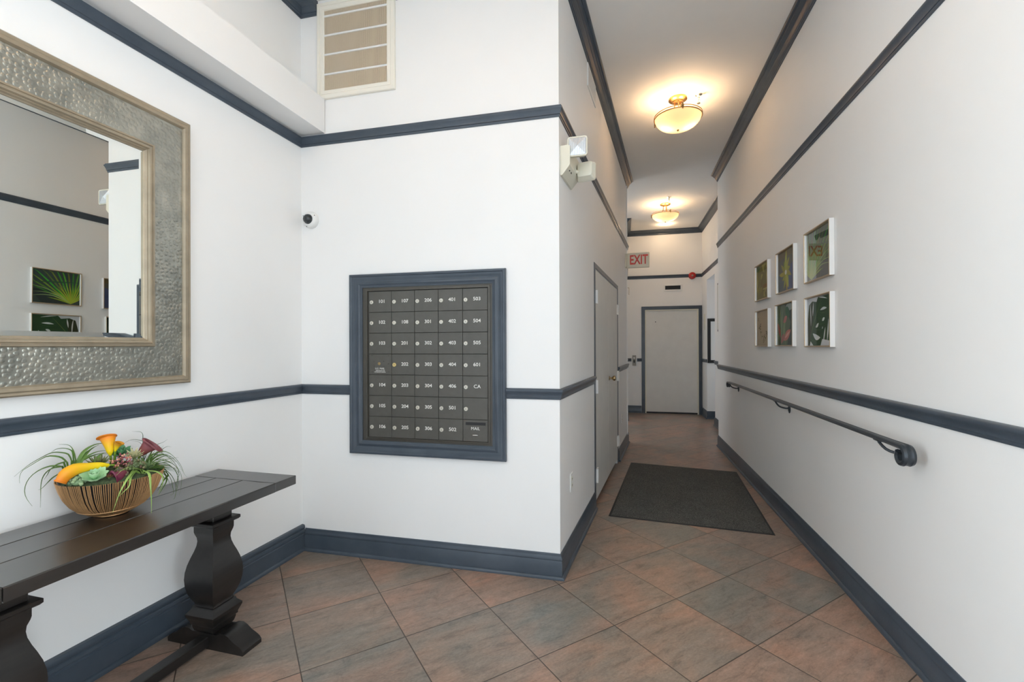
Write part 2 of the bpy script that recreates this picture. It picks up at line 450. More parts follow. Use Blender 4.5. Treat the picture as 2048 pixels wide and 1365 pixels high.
def wall_mesh(a, b, th=0.12, openings=(), z1=ZC):
    """slab outside the line a>b (room on the right of travel); openings (s0, s1, z0, z1) in metres from a"""
    A, B = Vector(a), Vector(b); L = (B-A).length; d = (B-A)/L; n = Vector((d.y, -d.x))
    mb = MB()
    def blk(s0, s1, z0, zz):
        if s1-s0 < 1e-4 or zz-z0 < 1e-4: return
        q = []
        for z in (z0, zz):
            for w in (0, -th):
                for t in (s0, s1):
                    p = A + d*t + n*w; q.append((p.x, p.y, z))
        mb.add(q, [(0, 2, 3, 1), (4, 5, 7, 6), (0, 1, 5, 4), (2, 6, 7, 3), (0, 4, 6, 2), (1, 3, 7, 5)])
    cur = 0
    for s0, s1, z0, zt in sorted(openings):
        blk(cur, s0, 0, z1); blk(s0, s1, 0, z0); blk(s0, s1, zt, z1); cur = s1
    blk(cur, L, 0, z1)
    return mb
structure('wall_left', wall_mesh(LB, LM), M_PAINT, 'off-white wall on the left with the large mirror', 'wall', smooth=0)
MX0 = -2.1101
structure('wall_mailbox', wall_mesh(LM, MH, 0.12), M_PAINT, 'off-white wall facing the entrance with the mailboxes', 'wall', smooth=0)
structure('wall_hall_left', wall_mesh(MH, HE, 0.12, [(1.27, 2.75, 0.0, 2.01)]), M_PAINT, 'off-white hall wall with the double closet doors', 'wall', smooth=0)
structure('wall_hall_end_return', wall_mesh(HE, (-1.6, 6.61)), M_PAINT, 'short return at the end of the left hall wall', 'wall', smooth=0)
structure('wall_corridor_left', wall_mesh((-1.6, 6.73), (-1.6, 8.5)), M_PAINT, 'end of the side corridor beyond the hall', 'wall', smooth=0)
structure('wall_corridor_far', wall_mesh((-1.6, 8.5), GE), M_PAINT, 'far side of the corridor beyond the hall', 'wall', smooth=0)
structure('wall_hall_far_left', wall_mesh(GE, FG), M_PAINT, 'short wall left of the far door', 'wall', smooth=0)
structure('wall_far', wall_mesh((-0.08, 9.55), (1.59, 9.55), 0.12, [(0.08+0.39, 0.08+1.405, 0.0, 2.075)]), M_PAINT, 'far hall wall with the white door', 'wall', smooth=0)
structure('wall_hall_far_right', wall_mesh(FS, RE2, 0.12, [(9.55-9.02, 9.55-8.27, 0.0, 2.565)]), M_PAINT, 'hall wall beyond the right corner with the side opening', 'wall', smooth=0)
structure('wall_right_return', wall_mesh(RE2, RE, 0.10), M_PAINT, 'short return at the far end of the right wall', 'wall', smooth=0)
structure('wall_right', wall_mesh(RE, RB), M_PAINT, 'long off-white wall on the right with the handrail and pictures', 'wall', smooth=0)
structure('wall_side_lobby_far', wall_mesh((1.59, 9.02), (3.0, 9.02)), M_PAINT, 'far wall of the side lobby', 'wall', smooth=0)
structure('wall_side_lobby_near', wall_mesh((3.0, 8.27), (1.59, 8.27)), M_PAINT, 'near wall of the side lobby', 'wall', smooth=0)
structure('wall_side_lobby_end', wall_mesh((3.0, 9.02), (3.0, 8.27)), M_PAINT, 'end wall of the side lobby', 'wall', smooth=0)
# unseen entrance bay, widened with added side windows to light the side walls
XA, XB, YA = -4.2, 3.3, -1.9
structure('wall_entrance_right', wall_mesh(RB, (XB, YB)), M_PAINT, 'front wall right of the hall, behind the camera', 'wall', smooth=0)
structure('wall_entrance_left', wall_mesh((XA, YB), LB), M_PAINT, 'front wall left of the lobby, behind the camera', 'wall', smooth=0)
structure('wall_bay_right', wall_mesh((XB, YB), (XB, YA), 0.12, [(0.2, 1.8, 0.2, 3.3)]), M_PAINT, 'right side of the added, widened entrance bay', 'wall', smooth=0)
structure('wall_bay_front', wall_mesh((XB, YA), (XA, YA), 0.12, [(0.45, 7.05, 0.2, 3.3)]), M_PAINT, 'glazed front of the widened, unseen entrance bay', 'wall', smooth=0)
structure('wall_bay_left', wall_mesh((XA, YA), (XA, YB), 0.12, [(0.2, 1.8, 0.2, 3.3)]), M_PAINT, 'left side of the added, widened entrance bay', 'wall', smooth=0)
for k, (ox, oy, dx, dy, L) in enumerate(((XB-0.45, YA, -1, 0, 6.6), (XB, YB-0.2, 0, -1, 1.6), (XA, YA+0.2, 0, 1, 1.6))):
    win = bpy.data.objects.new('window_%d' % (k+1), None); COL.objects.link(win)
    d_ = Vector((dx, dy)); n_ = Vector((dy, -dx))
    win.matrix_world = Matrix(((dx, -n_.x, 0, ox-n_.x*0.06), (dy, -n_.y, 0, oy-n_.y*0.06), (0, 0, 1, 0), (0, 0, 0, 1)))
    win['kind'] = 'structure'; win['category'] = 'window'
    win['label'] = ('wide street window behind the camera', 'added right side window of the unseen entrance bay', 'added left side window of the unseen entrance bay')[k]
    b = MB(); nb = 6 if L > 3 else 2
    for q in range(nb+1): b.box(L*q/nb-(0.05 if q == nb else 0), L*q/nb+(0.0 if q == nb else 0.05), -0.03, 0.03, 0.2, 3.3)
    for z in (0.2, 2.3, 3.25): b.box(0, L, -0.028, 0.028, z, z+0.05)
    b.build('window_frame', M_BLACK, win, 0)
    b = MB(); b.box(0.03, L-0.03, -0.003, 0.003, 0.22, 3.27); b.build('glass_pane', M_GLASS, win, 0)

# soffit box above the left wall
sf = MB(); a0 = WL.xy(YB); a1 = WL.xy(2.6399)
q = []
for z in (2.772, 2.998):
    for (p, w) in ((a0, 0.0), (a1, 0.0), (a0, 0.185), (a1, 0.185)):
        t = p + WL.n*w; q.append((t.x, t.y, z))
sf.add(q, [(0, 1, 3, 2), (4, 6, 7, 5), (0, 4, 5, 1), (2, 3, 7, 6), (0, 2, 6, 4), (1, 5, 7, 3)])
structure('wall_soffit_left', sf, M_PAINT, 'boxed ledge running above the upper rail on the left wall', 'soffit', smooth=0)

# ------------------------------------------------------------------ trim
P_CHAIR = [(0, 0), (0.006, 0), (0.008, 0.005), (0.008, 0.013), (0.012, 0.015), (0.012, 0.020), (0.0145, 0.030), (0.018, 0.040), (0.022, 0.046), (0.022, 0.055), (0.018, 0.060), (0.010, 0.064), (0, 0.064)]
P_UPPER = [(0, 0), (0.005, 0), (0.007, 0.006), (0.007, 0.013), (0.011, 0.015), (0.011, 0.021), (0.014, 0.032), (0.019, 0.044), (0.022, 0.048), (0.022, 0.056), (0.017, 0.058), (0.017, 0.064), (0, 0.064)]
P_BASE = [(0, 0), (0.028, 0), (0.028, 0.008), (0.025, 0.015), (0.019, 0.019), (0.014, 0.020), (0.014, 0.098), (0.011, 0.103), (0.011, 0.108), (0.014, 0.111), (0.013, 0.122), (0.008, 0.128), (0.008, 0.136), (0.005, 0.145), (0, 0.145)]
P_BASEL = [(0, 0), (0.036, 0), (0.036, 0.010), (0.030, 0.018), (0.024, 0.020), (0.024, 0.106), (0.020, 0.110), (0.020, 0.117), (0.025, 0.121), (0.023, 0.134), (0.017, 0.138), (0.021, 0.143), (0.021, 0.158), (0.016, 0.166), (0, 0.168)]
P_CROWN = [(0, -0.095), (0.008, -0.095), (0.010, -0.086), (0.016, -0.082), (0.017, -0.074), (0.026, -0.066), (0.030, -0.055), (0.034, -0.052), (0.036, -0.044), (0.046, -0.038), (0.056, -0.028), (0.060, -0.026), (0.062, -0.018), (0.074, -0.014), (0.082, -0.008), (0.084, 0.0), (0, 0.0)]
ti = [0]
def trim(path, prof, z, label, base=None):
    ti[0] += 1
    nm = ('baseboard_'+base) if base else 'trim_%d' % ti[0]
    mb = MB(); mb.sweep(path, prof, z=z)
    return structure(nm, mb, M_TRIM, label, 'baseboard' if base else 'trim', smooth=40)
ZCH, ZUP = 1.044, 2.697
trim([LB, LM, M_OF_WM(-1.733)], P_CHAIR, ZCH, 'slate blue chair rail on the left wall up to the mailboxes')
trim([M_OF_WM(-0.692), MH, tuple(WH.xy(1.19))], P_CHAIR, ZCH, 'slate blue chair rail from the mailboxes round the corner to the closet doors')
trim([tuple(WH.xy(2.84)), HE], P_CHAIR, ZCH, 'short slate blue chair rail beyond the closet doors')
trim([RE, RB], P_CHAIR, 1.040, 'slate blue chair rail along the right wall')
trim([LB, LM, MH, HE], P_UPPER, ZUP, 'slate blue upper rail over the mirror, mailboxes and left hall wall')
trim([RE, RB], P_UPPER, 2.672, 'slate blue upper rail along the right wall')
trim([LB, LM, M_OF_WM(-1.978)], P_CROWN, ZC, 'dark crown moulding in the left corner of the ceiling')
trim([M_OF_WM(-1.408), MH, HE], P_CROWN, ZC, 'dark crown moulding along the left side of the hall ceiling')
trim([RE, RB], P_CROWN, ZC, 'dark crown moulding along the right side of the hall ceiling')
trim([GE, FG, FS, RE2], P_CROWN, ZC, 'dark crown moulding round the far end of the hall')
trim([GE, FG, FS, RE2], P_UPPER, 2.697, 'dark upper rail across the far hall wall')
trim([GE, FG, (0.125, 9.55)], P_CHAIR, 1.035, 'dark chair rail left of the intercom')
trim([(0.235, 9.55), (0.325, 9.55)], P_CHAIR, 1.035, 'dark chair rail between intercom and far door')
trim([(1.47, 9.55), (1.47, 9.02)], P_CHAIR, 1.035, 'dark chair rail right of the far door')
trim([(1.47, 8.27), RE2], P_CHAIR, 1.035, 'chair rail beyond the side opening')
trim([LB, LM], P_BASEL, 0, 'thick slate blue baseboard under the console table', 'left')
trim([tuple(WM.xy(-2.082)), MH, tuple(WH.xy(1.195))], P_BASE, 0, 'slate blue baseboard below the mailboxes and round the corner', 'front')
trim([tuple(WH.xy(2.84)), HE], P_BASE, 0, 'slate blue baseboard beyond the closet doors', 'hall')
trim([RE, RB], P_BASE, 0, 'slate blue baseboard along the right wall', 'right')
trim([GE, FG, (0.322, 9.55)], P_BASE, 0, 'navy baseboard left of the far door', 'far')
trim([(1.47, 9.50), (1.47, 9.02), (3.0, 9.02)], P_BASE, 0, 'navy baseboard turning into the side lobby', 'side_lobby')
trim([(3.0, 8.27), (1.47, 8.27), RE2], P_BASE, 0, 'navy baseboard past the side opening', 'hall_right')

# ------------------------------------------------------------------ doors
# double closet doors in the left hall wall
d1 = thing('door_1', WH.M(0, 0), 'pair of off-white flush closet doors with white hinges and a brass knob in the left hall wall', 'door', kind='structure')
mb = MB()
for (u0, u1, z0, z1) in ((1.195, 1.25, 0, 2.055), (2.77, 2.825, 0, 2.055), (1.25, 2.77, 2.012, 2.055)):
    mb.bbox(u0, u1, -0.005, 0.03, z0, z1, 0.002)
mb.build('casing', M_TRIM, d1, 35)
mb = MB(); mb.box(1.272, 2.748, 0.05, 0.06, 0.0, 2.008); mb.build('dark_backing', M_BLACK, d1, 0)  # black sheet in place of the unlit closet behind the door gaps
hinge = [(0.205, 0.320), (0.955, 1.068), (1.715, 1.828)]
for k, (u0, u1) in enumerate(((1.256, 2.010), (2.016, 2.766))):
    mb = MB(); mb.bbox(u0, u1, -0.002, 0.035, 0.052, 2.005, 0.003); lf = mb.build('door_leaf', M_DOOR, d1, 35)
    for z0, z1 in hinge:
        h = MB(); uu = u0-0.008 if k == 0 else u1-0.055
        h.bbox(uu, uu+0.075, -0.014, -0.0025, z0, z1, 0.001)
        h.lathe([(0.007, z0), (0.007, z1)], (u0 if k == 0 else u1, -0.016, 0), 10)
        h.build('hinge', M_WHITE, lf, 35)
    if k == 1:
        h = MB(); h.lathe([(0.024, 0.0), (0.024, -0.004), (0.010, -0.008), (0.009, -0.028), (0.020, -0.036), (0.027, -0.050), (0.024, -0.062), (0.012, -0.068)], (2.075, -0.002, 1.03), 18, 'y')
        h.build('door_knob', M_BRASS, lf, 40)
# far door
d2 = thing('door_2', WF.M(0, 0), 'plain white flush door with navy casing at the far end of the hall', 'door', kind='structure')
mb = MB()
for (u0, u1, z0, z1) in ((0.325, 0.392, 0, 2.14), (1.403, 1.463, 0, 2.14), (0.392, 1.403, 2.075, 2.14)):
    mb.bbox(u0, u1, -0.018, 0.03, z0, z1, 0.003)
mb.build('casing', M_TRIM, d2, 35)
mb = MB(); mb.box(0.392, 0.415, -0.004, 0.05, 0, 2.075); mb.box(1.378, 1.403, -0.004, 0.05, 0, 2.075); mb.box(0.415, 1.378, -0.004, 0.05, 2.05, 2.075)
mb.build('jamb', M_CREAM, d2, 0)
mb = MB(); mb.bbox(0.415, 1.378, 0.012, 0.052, 0.03, 2.049, 0.002); lf = mb.build('door_leaf', M_DOOR, d2, 35)
h = MB(); h.lathe([(0.010, 0.012), (0.010, 0.006), (0.004, 0.005)], (0.595, 0, 1.83), 12, 'y'); h.build('peephole', M_BLACK, lf)
h = MB(); h.box(0.415, 1.378, 0.006, 0.05, 0.0, 0.028); h.build('threshold', M_BLACK, d2, 0)

# ------------------------------------------------------------------ mailboxes
mx = thing('mailbox_unit', WM.M(0, 0), 'bronze wall mailbox panel with numbered doors in a slate blue moulded frame', 'mailboxes')
mb = MB(); mb.molding(-1.735, -0.690, 0.668, 1.824, [(0, 0), (0, 0.022), (0.004, 0.030), (0.014, 0.032), (0.020, 0.027), (0.026, 0.026), (0.036, 0.018), (0.050, 0.015), (0.056, 0.018), (0.066, 0.020), (0.074, 0.014), (0.086, 0.010), (0.086, 0.0)])
o = mb.build('moulded_frame', M_TRIM, mx, 30); o['label'] = 'slate blue moulded wood frame'
mb = MB(); mb.box(-1.652, -0.773, 0.751, 1.741, -0.0035, 0)
mb = MB(); mb.box(-1.652, -0.773, -0.0035, 0.0, 0.751, 1.741)
mb.molding(-1.624, -0.790, 0.764, 1.728, [(0, 0.003), (0, 0.010), (0.004, 0.012), (0.012, 0.012), (0.014, 0.006), (0.014, 0.003)])
mb.build('panel', M_BRONZE_D, mx, 30)
mb = MB(); mb.box(-1.604, -0.802, -0.0045, -0.0036, 0.777, 1.714); mb.build('recess', simple('dark_bronze_gap', srgb(34, 33, 31), 0.6), mx, 0)
cols = [['101', '102', '103', 'US', '104', '105', '106'], ['107', '108', '201', '202', '203', '204', '205'],
        ['206', '301', '302', '303', '304', '305', '306'], ['401', '402', '403', '404', '406', '501', '502'],
        ['503', '504', '505', '601', 'CA', '', 'MAIL']]
cw, rh, gx = 0.1592, 0.1333, 0.0011
for ci, colm in enumerate(cols):
    for ri, nm in enumerate(colm):
        x0 = -1.600+ci*cw; z1 = 1.711-ri*rh
        a = MB(); a.bbox(x0+gx, x0+cw-gx, -0.013, -0.005, z1-rh+gx, z1-gx, 0.0012)
        if nm == 'US':
            dr = a.build('arrow_lock_plate', M_BRONZE, mx, 20)
            for (px, pz) in ((0.022, 0.012), (0.137, 0.012), (0.035, 0.047), (0.104, 0.047), (0.137, 0.062), (0.035, 0.078), (0.104, 0.080), (0.022, 0.113), (0.137, 0.113)):
                s_ = MB(); s_.lathe([(0.0035, 0), (0.0032, -0.002), (0.001, -0.003)], (x0+px, -0.013, z1-pz), 8, 'y'); s_.build('screw', M_BRONZE_D, dr)
            s_ = MB(); s_.lathe([(0.010, 0), (0.010, -0.002), (0.004, -0.003)], (x0+0.073, -0.013, z1-0.062), 14, 'y'); s_.build('key_hole', M_BRASS, dr)
            text_mesh('lettering', 'U.S. MAIL', 0.0165, dr, M_TEXT, x0+0.078, -0.0134, z1-0.094)
            text_mesh('lettering', 'APPROVED BY THE', 0.0075, dr, M_TEXT, x0+0.080, -0.0134, z1-0.107, bold=0.0001)
            text_mesh('lettering', 'POSTMASTER GENERAL', 0.0075, dr, M_TEXT, x0+0.079, -0.0134, z1-0.116, bold=0.0001)
            continue
        if nm == 'MAIL':
            dr = a.build('mail_slot_door', M_BRONZE, mx, 20)
            s_ = MB(); s_.box(x0+0.018, x0+0.145, -0.0142, -0.0131, z1-0.033, z1-0.015); s_.build('slot', M_BLACK, dr, 0)
            text_mesh('lettering', 'MAIL', 0.026, dr, M_TEXT, x0+0.080, -0.0134, z1-0.054)
            s_ = MB(); s_.ball((x0+0.078, -0.0132, z1-0.094), 0.018, 10, 6, (1, 0.03, 0.12)); s_.build('scuff_mark', M_CHROME, dr)
            continue
        dr = a.build('mailbox_door', M_BRONZE, mx, 20)
        s_ = MB(); lx = x0+0.020; lz = z1-rh/2-0.002
        s_.lathe([(0.0125, 0), (0.0125, -0.003), (0.0105, -0.0045), (0.0, -0.0045)], (lx, -0.013, lz), 16, 'y')
        s_.cur = 1; s_.box(lx-0.0012, lx+0.0012, -0.0182, -0.0170, lz-0.005, lz+0.005)
        lk = s_.build('lock', [M_BRASSY if nm == '202' else M_LOCK, M_BLACK], dr)
        if nm: text_mesh('number', nm, 0.030, dr, M_TEXT, x0+0.092, -0.0134, lz+0.004, bold=0.0004, sx=1.10)

# ------------------------------------------------------------------ return air grille high on the mailbox wall
vt = thing('return_air_grille', WM.M(0, 0), 'large cream louvred air grille high on the wall above the mailboxes', 'vent')
mb = MB(); mb.molding(-1.975, -1.412, 2.995, 3.63, [(0, 0), (0, 0.016), (0.004, 0.020), (0.022, 0.020), (0.024, 0.015), (0.028, 0.015), (0.030, 0.018), (0.050, 0.018), (0.054, 0.014), (0.054, 0.0)])
mb.build('grille_frame', simple('cream_grille_enamel', srgb(238, 234, 222), 0.4), vt, 30)
mb = MB(); mb.box(-1.925, -1.462, -0.001, 0.0, 3.045, 3.58); mb.build('filter', simple('dusty_filter', srgb(222, 200, 172), 0.9, noise=0.18, nscale=9), vt, 0)
mb = MB(); n = 62
for k in range(n):
    x = -1.9205 + k*(0.4575/n)
    mb.add([(x, -0.012, 3.047), (x+0.0012, -0.004, 3.047), (x+0.0030, -0.004, 3.047), (x+0.0026, -0.012, 3.047),
            (x, -0.012, 3.578), (x+0.0012, -0.004, 3.578), (x+0.0030, -0.004, 3.578), (x+0.0026, -0.012, 3.578)],
           [(0, 1, 2, 3), (4, 7, 6, 5), (0, 4, 5, 1), (1, 5, 6, 2), (2, 6, 7, 3), (3, 7, 4, 0)])
mb.build('louvres', simple('cream_louvre', srgb(226, 212, 190), 0.5), vt, 0)
for z in (3.155, 3.285, 3.412, 3.54):
    h = MB(); h.bbox(-1.925, -1.462, -0.016, -0.004, z-0.006, z+0.006, 0.002); h.build('cross_bar', M_WHITE, vt)

# ------------------------------------------------------------------ dome camera
dc = thing('dome_camera', WM.M(-2.030, 2.203), 'white dome security camera with smoked lens beside the left corner', 'camera')
Mt = Matrix.Rotation(math.radians(-8), 4, 'Z') @ Matrix.Rotation(math.radians(-6), 4, 'X')
h = MB(); h.lathe([(0.056, 0), (0.056, -0.012), (0.053, -0.024), (0.045, -0.033), (0.034, -0.037)], (0, 0, 0), 32, 'y'); h.build('housing', M_DIRTWHITE, dc)
h = MB(); h.ball((0, -0.036, 0.0), 0.033, 20, 14, (1, 0.95, 1)); h.build('smoked_dome', simple('smoked_acrylic', (0.035, 0.04, 0.042, 1), 0.08), dc)
for a in (0.5, 2.6, 4.4):
    h = MB(); h.lathe([(0.003, 0.0), (0.003, -0.002)], (0.049*math.cos(a), -0.0295, 0.049*math.sin(a)), 8, 'y'); h.build('screw', M_BLACK, dc)

# ------------------------------------------------------------------ mirror
MP = Matrix.Translation((1.823, 0, 1.184)); MP = MP @ Matrix.Rotation(math.radians(1.12), 4, 'Z') @ Matrix.Rotation(math.radians(0.08), 4, 'X') @ MP.inverted()
mr = thing('wall_mirror', WL.M(0, 0) @ MP, 'large mirror with a wide hammered pewter band between gold edges, above the console table', 'mirror')
u0, u1, z0, z1 = 0.54, 1.823, 1.184, 2.466
mb = MB(); mb.molding(u0, u1, z0, z1, [(0, 0), (0, 0.030), (0.006, 0.036), (0.014, 0.034), (0.020, 0.038), (0.032, 0.036), (0.038, 0.028), (0.040, 0.020), (0.040, 0)])
mb.build('outer_gold_edge', M_GOLD, mr, 30)
mb = MB(); mb.molding(u0+0.039, u1-0.039, z0+0.024+0.015, z1-0.039, [(0, 0.0), (0, 0.024), (0.070, 0.029), (0.142, 0.024), (0.142, 0.0)])
mb.build('hammered_band', M_HAMMER, mr, 60)
mb = MB(); mb.molding(u0+0.178, u1-0.178, z0+0.178, z1-0.178, [(0, 0), (0, 0.030), (0.003, 0.036), (0.010, 0.037), (0.012, 0.033), (0.015, 0.033), (0.018, 0.038), (0.024, 0.036), (0.028, 0.026), (0.031, 0.026), (0.036, 0.018), (0.040, 0.016), (0.040, 0)])
mb.build('inner_gold_edge', M_GOLD, mr, 30)
mb = MB(); mb.molding(u0+0.216, u1-0.216, z0+0.216, z1-0.216, [(0.0, 0.006), (0.0, 0.0130), (0.022, 0.0155), (0.022, 0.006)]); 
mb.box(u0+0.237, u1-0.237, -0.0155, -0.006, z0+0.237, z1-0.237)
mb.build('mirror_glass', M_MIRROR, mr, 5)

# ------------------------------------------------------------------ console table
TA = math.radians(-1.2)
tb = thing('console_table', Matrix.Translation((-1.853, 1.345, 0)) @ Matrix.Rotation(TA, 4, 'Z'), 'dark espresso wooden console table with two baluster pedestals under the mirror', 'table')
ZT, TH = 0.717, 0.043
X0, X1, Y0, Y1 = -0.243, 0.243, -0.615, 0.615
for (ya, yb) in ((Y0, Y0+0.135), (Y1-0.135, Y1)):
    mb = MB(); mb.bbox(X0, X1, ya, yb-0.0 , ZT-TH, ZT, 0.002); mb.build('end_board', M_WOODTOP, tb, 25)
for (xa, xb) in ((X0, -0.108), (-0.108, 0.052), (0.052, X1)):
    mb = MB()
    pr = [(0.0, -0.0045), (0.006, -0.001), (0.020, -0.0025), (0.5, -0.0035), (-0.020, -0.0025), (-0.006, -0.001), (0.0, -0.0045)]
    w = xb-xa
    sec = [(xa+0.0006, ZT-TH), (xa+0.0006, ZT-0.004), (xa+0.004, ZT-0.0005), (xa+w*0.2, ZT-0.0012), (xa+w*0.5, ZT-0.0018), (xa+w*0.8, ZT-0.0012), (xb-0.004, ZT-0.0005), (xb-0.0006, ZT-0.004), (xb-0.0006, ZT-TH)]
    R = [[(x, y, z) for x, z in sec] for y in (Y0+0.1365, Y1-0.1365)]
    mb.rings(R); mb.build('plank', M_WOODTOP, tb, 25)
mb = MB(); mb.bbox(-0.05, 0.05, -0.44, 0.44, ZT-TH-0.030, ZT-TH-0.0005, 0.002); mb.build('cleat', M_WOOD, tb)
PROF = [(0.052, 0.073), (0.055, 0.078), (0.060, 0.095), (0.060, 0.103), (0.066, 0.108), (0.066, 0.118), (0.073, 0.134), (0.078, 0.146), (0.079, 0.156), (0.062, 0.176), (0.060, 0.186), (0.055, 0.188), (0.052, 0.196), (0.054, 0.202),
        (0.064, 0.222), (0.073, 0.248), (0.079, 0.280), (0.081, 0.312), (0.079, 0.342), (0.073, 0.374), (0.064, 0.404), (0.055, 0.430), (0.048, 0.455), (0.0455, 0.475), (0.047, 0.492), (0.053, 0.510), (0.055, 0.520), (0.055, 0.550)]
for sgn in (-1, 1):
    yc = 0.372*sgn
    mb = MB(); mb.square(PROF, (0, yc)); pd = mb.build('pedestal', M_WOOD, tb, 40)
    mb = MB(); mb.square([(0.068, 0.550), (0.074, 0.556), (0.074, 0.568), (0.072, 0.570)], (0, yc)); mb.build('cap_plate', M_WOOD, pd, 25)
    mb = MB(); mb.bbox(-0.050, 0.050, yc-0.050, yc+0.050, 0.5702, ZT-TH-0.0002, 0.002); mb.build('top_block', M_WOOD, pd, 25)
    # scrolled foot, running front to back
    sec = [(-0.213, 0.0), (-0.213, 0.018), (-0.203, 0.030), (-0.186, 0.040), (-0.160, 0.052), (-0.135, 0.070), (-0.112, 0.080), (-0.085, 0.078), (-0.070, 0.070), (-0.060, 0.070), (0.060, 0.070), (0.070, 0.070), (0.085, 0.078), (0.112, 0.080), (0.135, 0.070), (0.160, 0.052), (0.186, 0.040), (0.203, 0.030), (0.213, 0.018), (0.213, 0.0)]
    mb = MB(); mb.rings([[(x, y, z) for x, z in sec] for y in (yc-0.052, yc+0.052)]); mb.build('foot', M_WOOD, tb, 30)
mb = MB(); mb.bbox(-0.026, 0.026, -0.372+0.0525, 0.372-0.0525, 0.012, 0.058, 0.003); mb.build('stretcher', M_WOOD, tb)

# ------------------------------------------------------------------ bowl and arrangement
BC = Vector((-1.935, 1.35, ZT)); TO = Vector((0.82, -0.572, 0)); RT = Vector((0.572, 0.82, 0))
MA = Matrix(((RT.x, -TO.x, 0, BC.x), (RT.y, -TO.y, 0, BC.y), (0, 0, 1, BC.z), (0, 0, 0, 1)))   # local: x right, y away, z up
bw = thing('wire_bowl', MA, 'round gold wire-ribbed bowl holding the artificial plants on the console table', 'bowl')
BP = [(0.048, 0.006), (0.075, 0.014), (0.100, 0.030), (0.122, 0.053), (0.139, 0.082), (0.151, 0.115), (0.160, 0.150)]
mb = MB(); n = 164
for k in range(n):
    a = 2*PI*k/n + random.uniform(-0.008, 0.008); a1 = a + random.uniform(-0.006, 0.010)
    pts = [(r*math.cos(a+(a1-a)*i/6), r*math.sin(a+(a1-a)*i/6), z) for i, (r, z) in enumerate(BP)]
    mb.tube(pts, 0.0016, 5)
mb.build('wire_ribs', M_WIRE, bw, 60)
mb = MB(); mb.torus((0, 0, 0.0035), 0.050, 0.0032, 36, 8); mb.build('base_ring', M_WIRE, bw, 60)
mb = MB(); mb.torus((0, 0, 0.031), 0.1030, 0.0013, 48, 6); mb.build('tie_ring', M_WIRE, bw, 60)
mb = MB(); mb.lathe([(r-0.006, z+0.004) for r, z in [(0.02, 0.004)]+BP[:-1]] + [(0.153, 0.146), (0.149, 0.146), (0.13, 0.11), (0.05, 0.05)], (0, 0, 0), 40); o = mb.build('liner', M_BLACK, bw, 60); o['label'] = 'black inner liner'
mb = MB(); R = []
for r, z in ((0.148, 0.142), (0.13, 0.156), (0.10, 0.168), (0.06, 0.180), (0.015, 0.186)):
    R.append([(r*math.cos(2*PI*k/36), r*math.sin(2*PI*k/36), z+random.uniform(-0.009, 0.009)) for k in range(36)])
mb.rings(R); mb.build('moss', M_MOSS, bw, 60)

def cat(pts, n):
    """smooth curve through pts"""
    P = [Vector(p) for p in pts]; P = [P[0]*2-P[1]] + P + [P[-1]*2-P[-2]]; out = []; segs = len(P)-3
    for i in range(n):
        t = i/(n-1)*segs; k = min(int(t), segs-1); t -= k
        a, b, c, d = P[k:k+4]
        out.append(0.5*((2*b)+(c-a)*t+(2*a-5*b+4*c-d)*t*t+(3*b-a-3*c+d)*t**3))
    return out
LEFT = [[(-0.111, 0.06, 0.23), (-0.119, 0.057, 0.255), (-0.135, 0.055, 0.264), (-0.154, 0.052, 0.268), (-0.169, 0.05, 0.265), (-0.192, 0.048, 0.252), (-0.217, 0.045, 0.235), (-0.235, 0.042, 0.218), (-0.255, 0.04, 0.197)],
[(-0.123, 0.06, 0.227), (-0.135, 0.057, 0.245), (-0.152, 0.055, 0.254), (-0.173, 0.052, 0.257), (-0.192, 0.05, 0.247), (-0.216, 0.048, 0.23), (-0.235, 0.045, 0.215), (-0.242, 0.042, 0.194), (-0.242, 0.04, 0.172)],
[(-0.106, 0.06, 0.231), (-0.109, 0.056, 0.262), (-0.118, 0.052, 0.273), (-0.135, 0.048, 0.279), (-0.152, 0.044, 0.277), (-0.164, 0.04, 0.268)],
[(-0.1, 0.06, 0.23), (-0.105, 0.055, 0.259), (-0.112, 0.05, 0.279), (-0.123, 0.045, 0.289), (-0.145, 0.04, 0.293)],
[(-0.136, 0.06, 0.215), (-0.156, 0.057, 0.221), (-0.173, 0.055, 0.22), (-0.194, 0.052, 0.211), (-0.214, 0.05, 0.193), (-0.226, 0.048, 0.169), (-0.23, 0.045, 0.14), (-0.224, 0.042, 0.112), (-0.212, 0.04, 0.086)],
[(-0.136, 0.06, 0.215), (-0.16, 0.057, 0.213), (-0.176, 0.053, 0.201), (-0.186, 0.05, 0.181), (-0.19, 0.047, 0.155), (-0.191, 0.043, 0.122), (-0.192, 0.04, 0.076)],
[(-0.132, 0.06, 0.23), (-0.148, 0.056, 0.225), (-0.157, 0.052, 0.217), (-0.167, 0.048, 0.207), (-0.174, 0.044, 0.19), (-0.183, 0.04, 0.173)],
[(-0.144, 0.06, 0.191), (-0.16, 0.055, 0.179), (-0.173, 0.05, 0.163), (-0.187, 0.045, 0.145), (-0.197, 0.04, 0.139)],
[(-0.096, 0.03, 0.222), (-0.083, 0.018, 0.249), (-0.066, 0.006, 0.265), (-0.046, -0.006, 0.272), (-0.024, -0.018, 0.27), (0.005, -0.03, 0.257)],
[(-0.09, 0.03, 0.221), (-0.075, 0.01, 0.243), (-0.057, -0.01, 0.258), (-0.039, -0.03, 0.265)],
[(-0.084, 0.03, 0.226), (-0.066, 0.015, 0.237), (-0.043, 0.0, 0.244), (-0.014, -0.015, 0.241), (0.015, -0.03, 0.228)],
[(-0.047, 0.03, 0.212), (-0.04, 0.01, 0.226), (-0.027, -0.01, 0.234), (-0.007, -0.03, 0.229)],
[(-0.086, 0.03, 0.222), (-0.064, 0.01, 0.23), (-0.036, -0.01, 0.233), (-0.004, -0.03, 0.221)]]
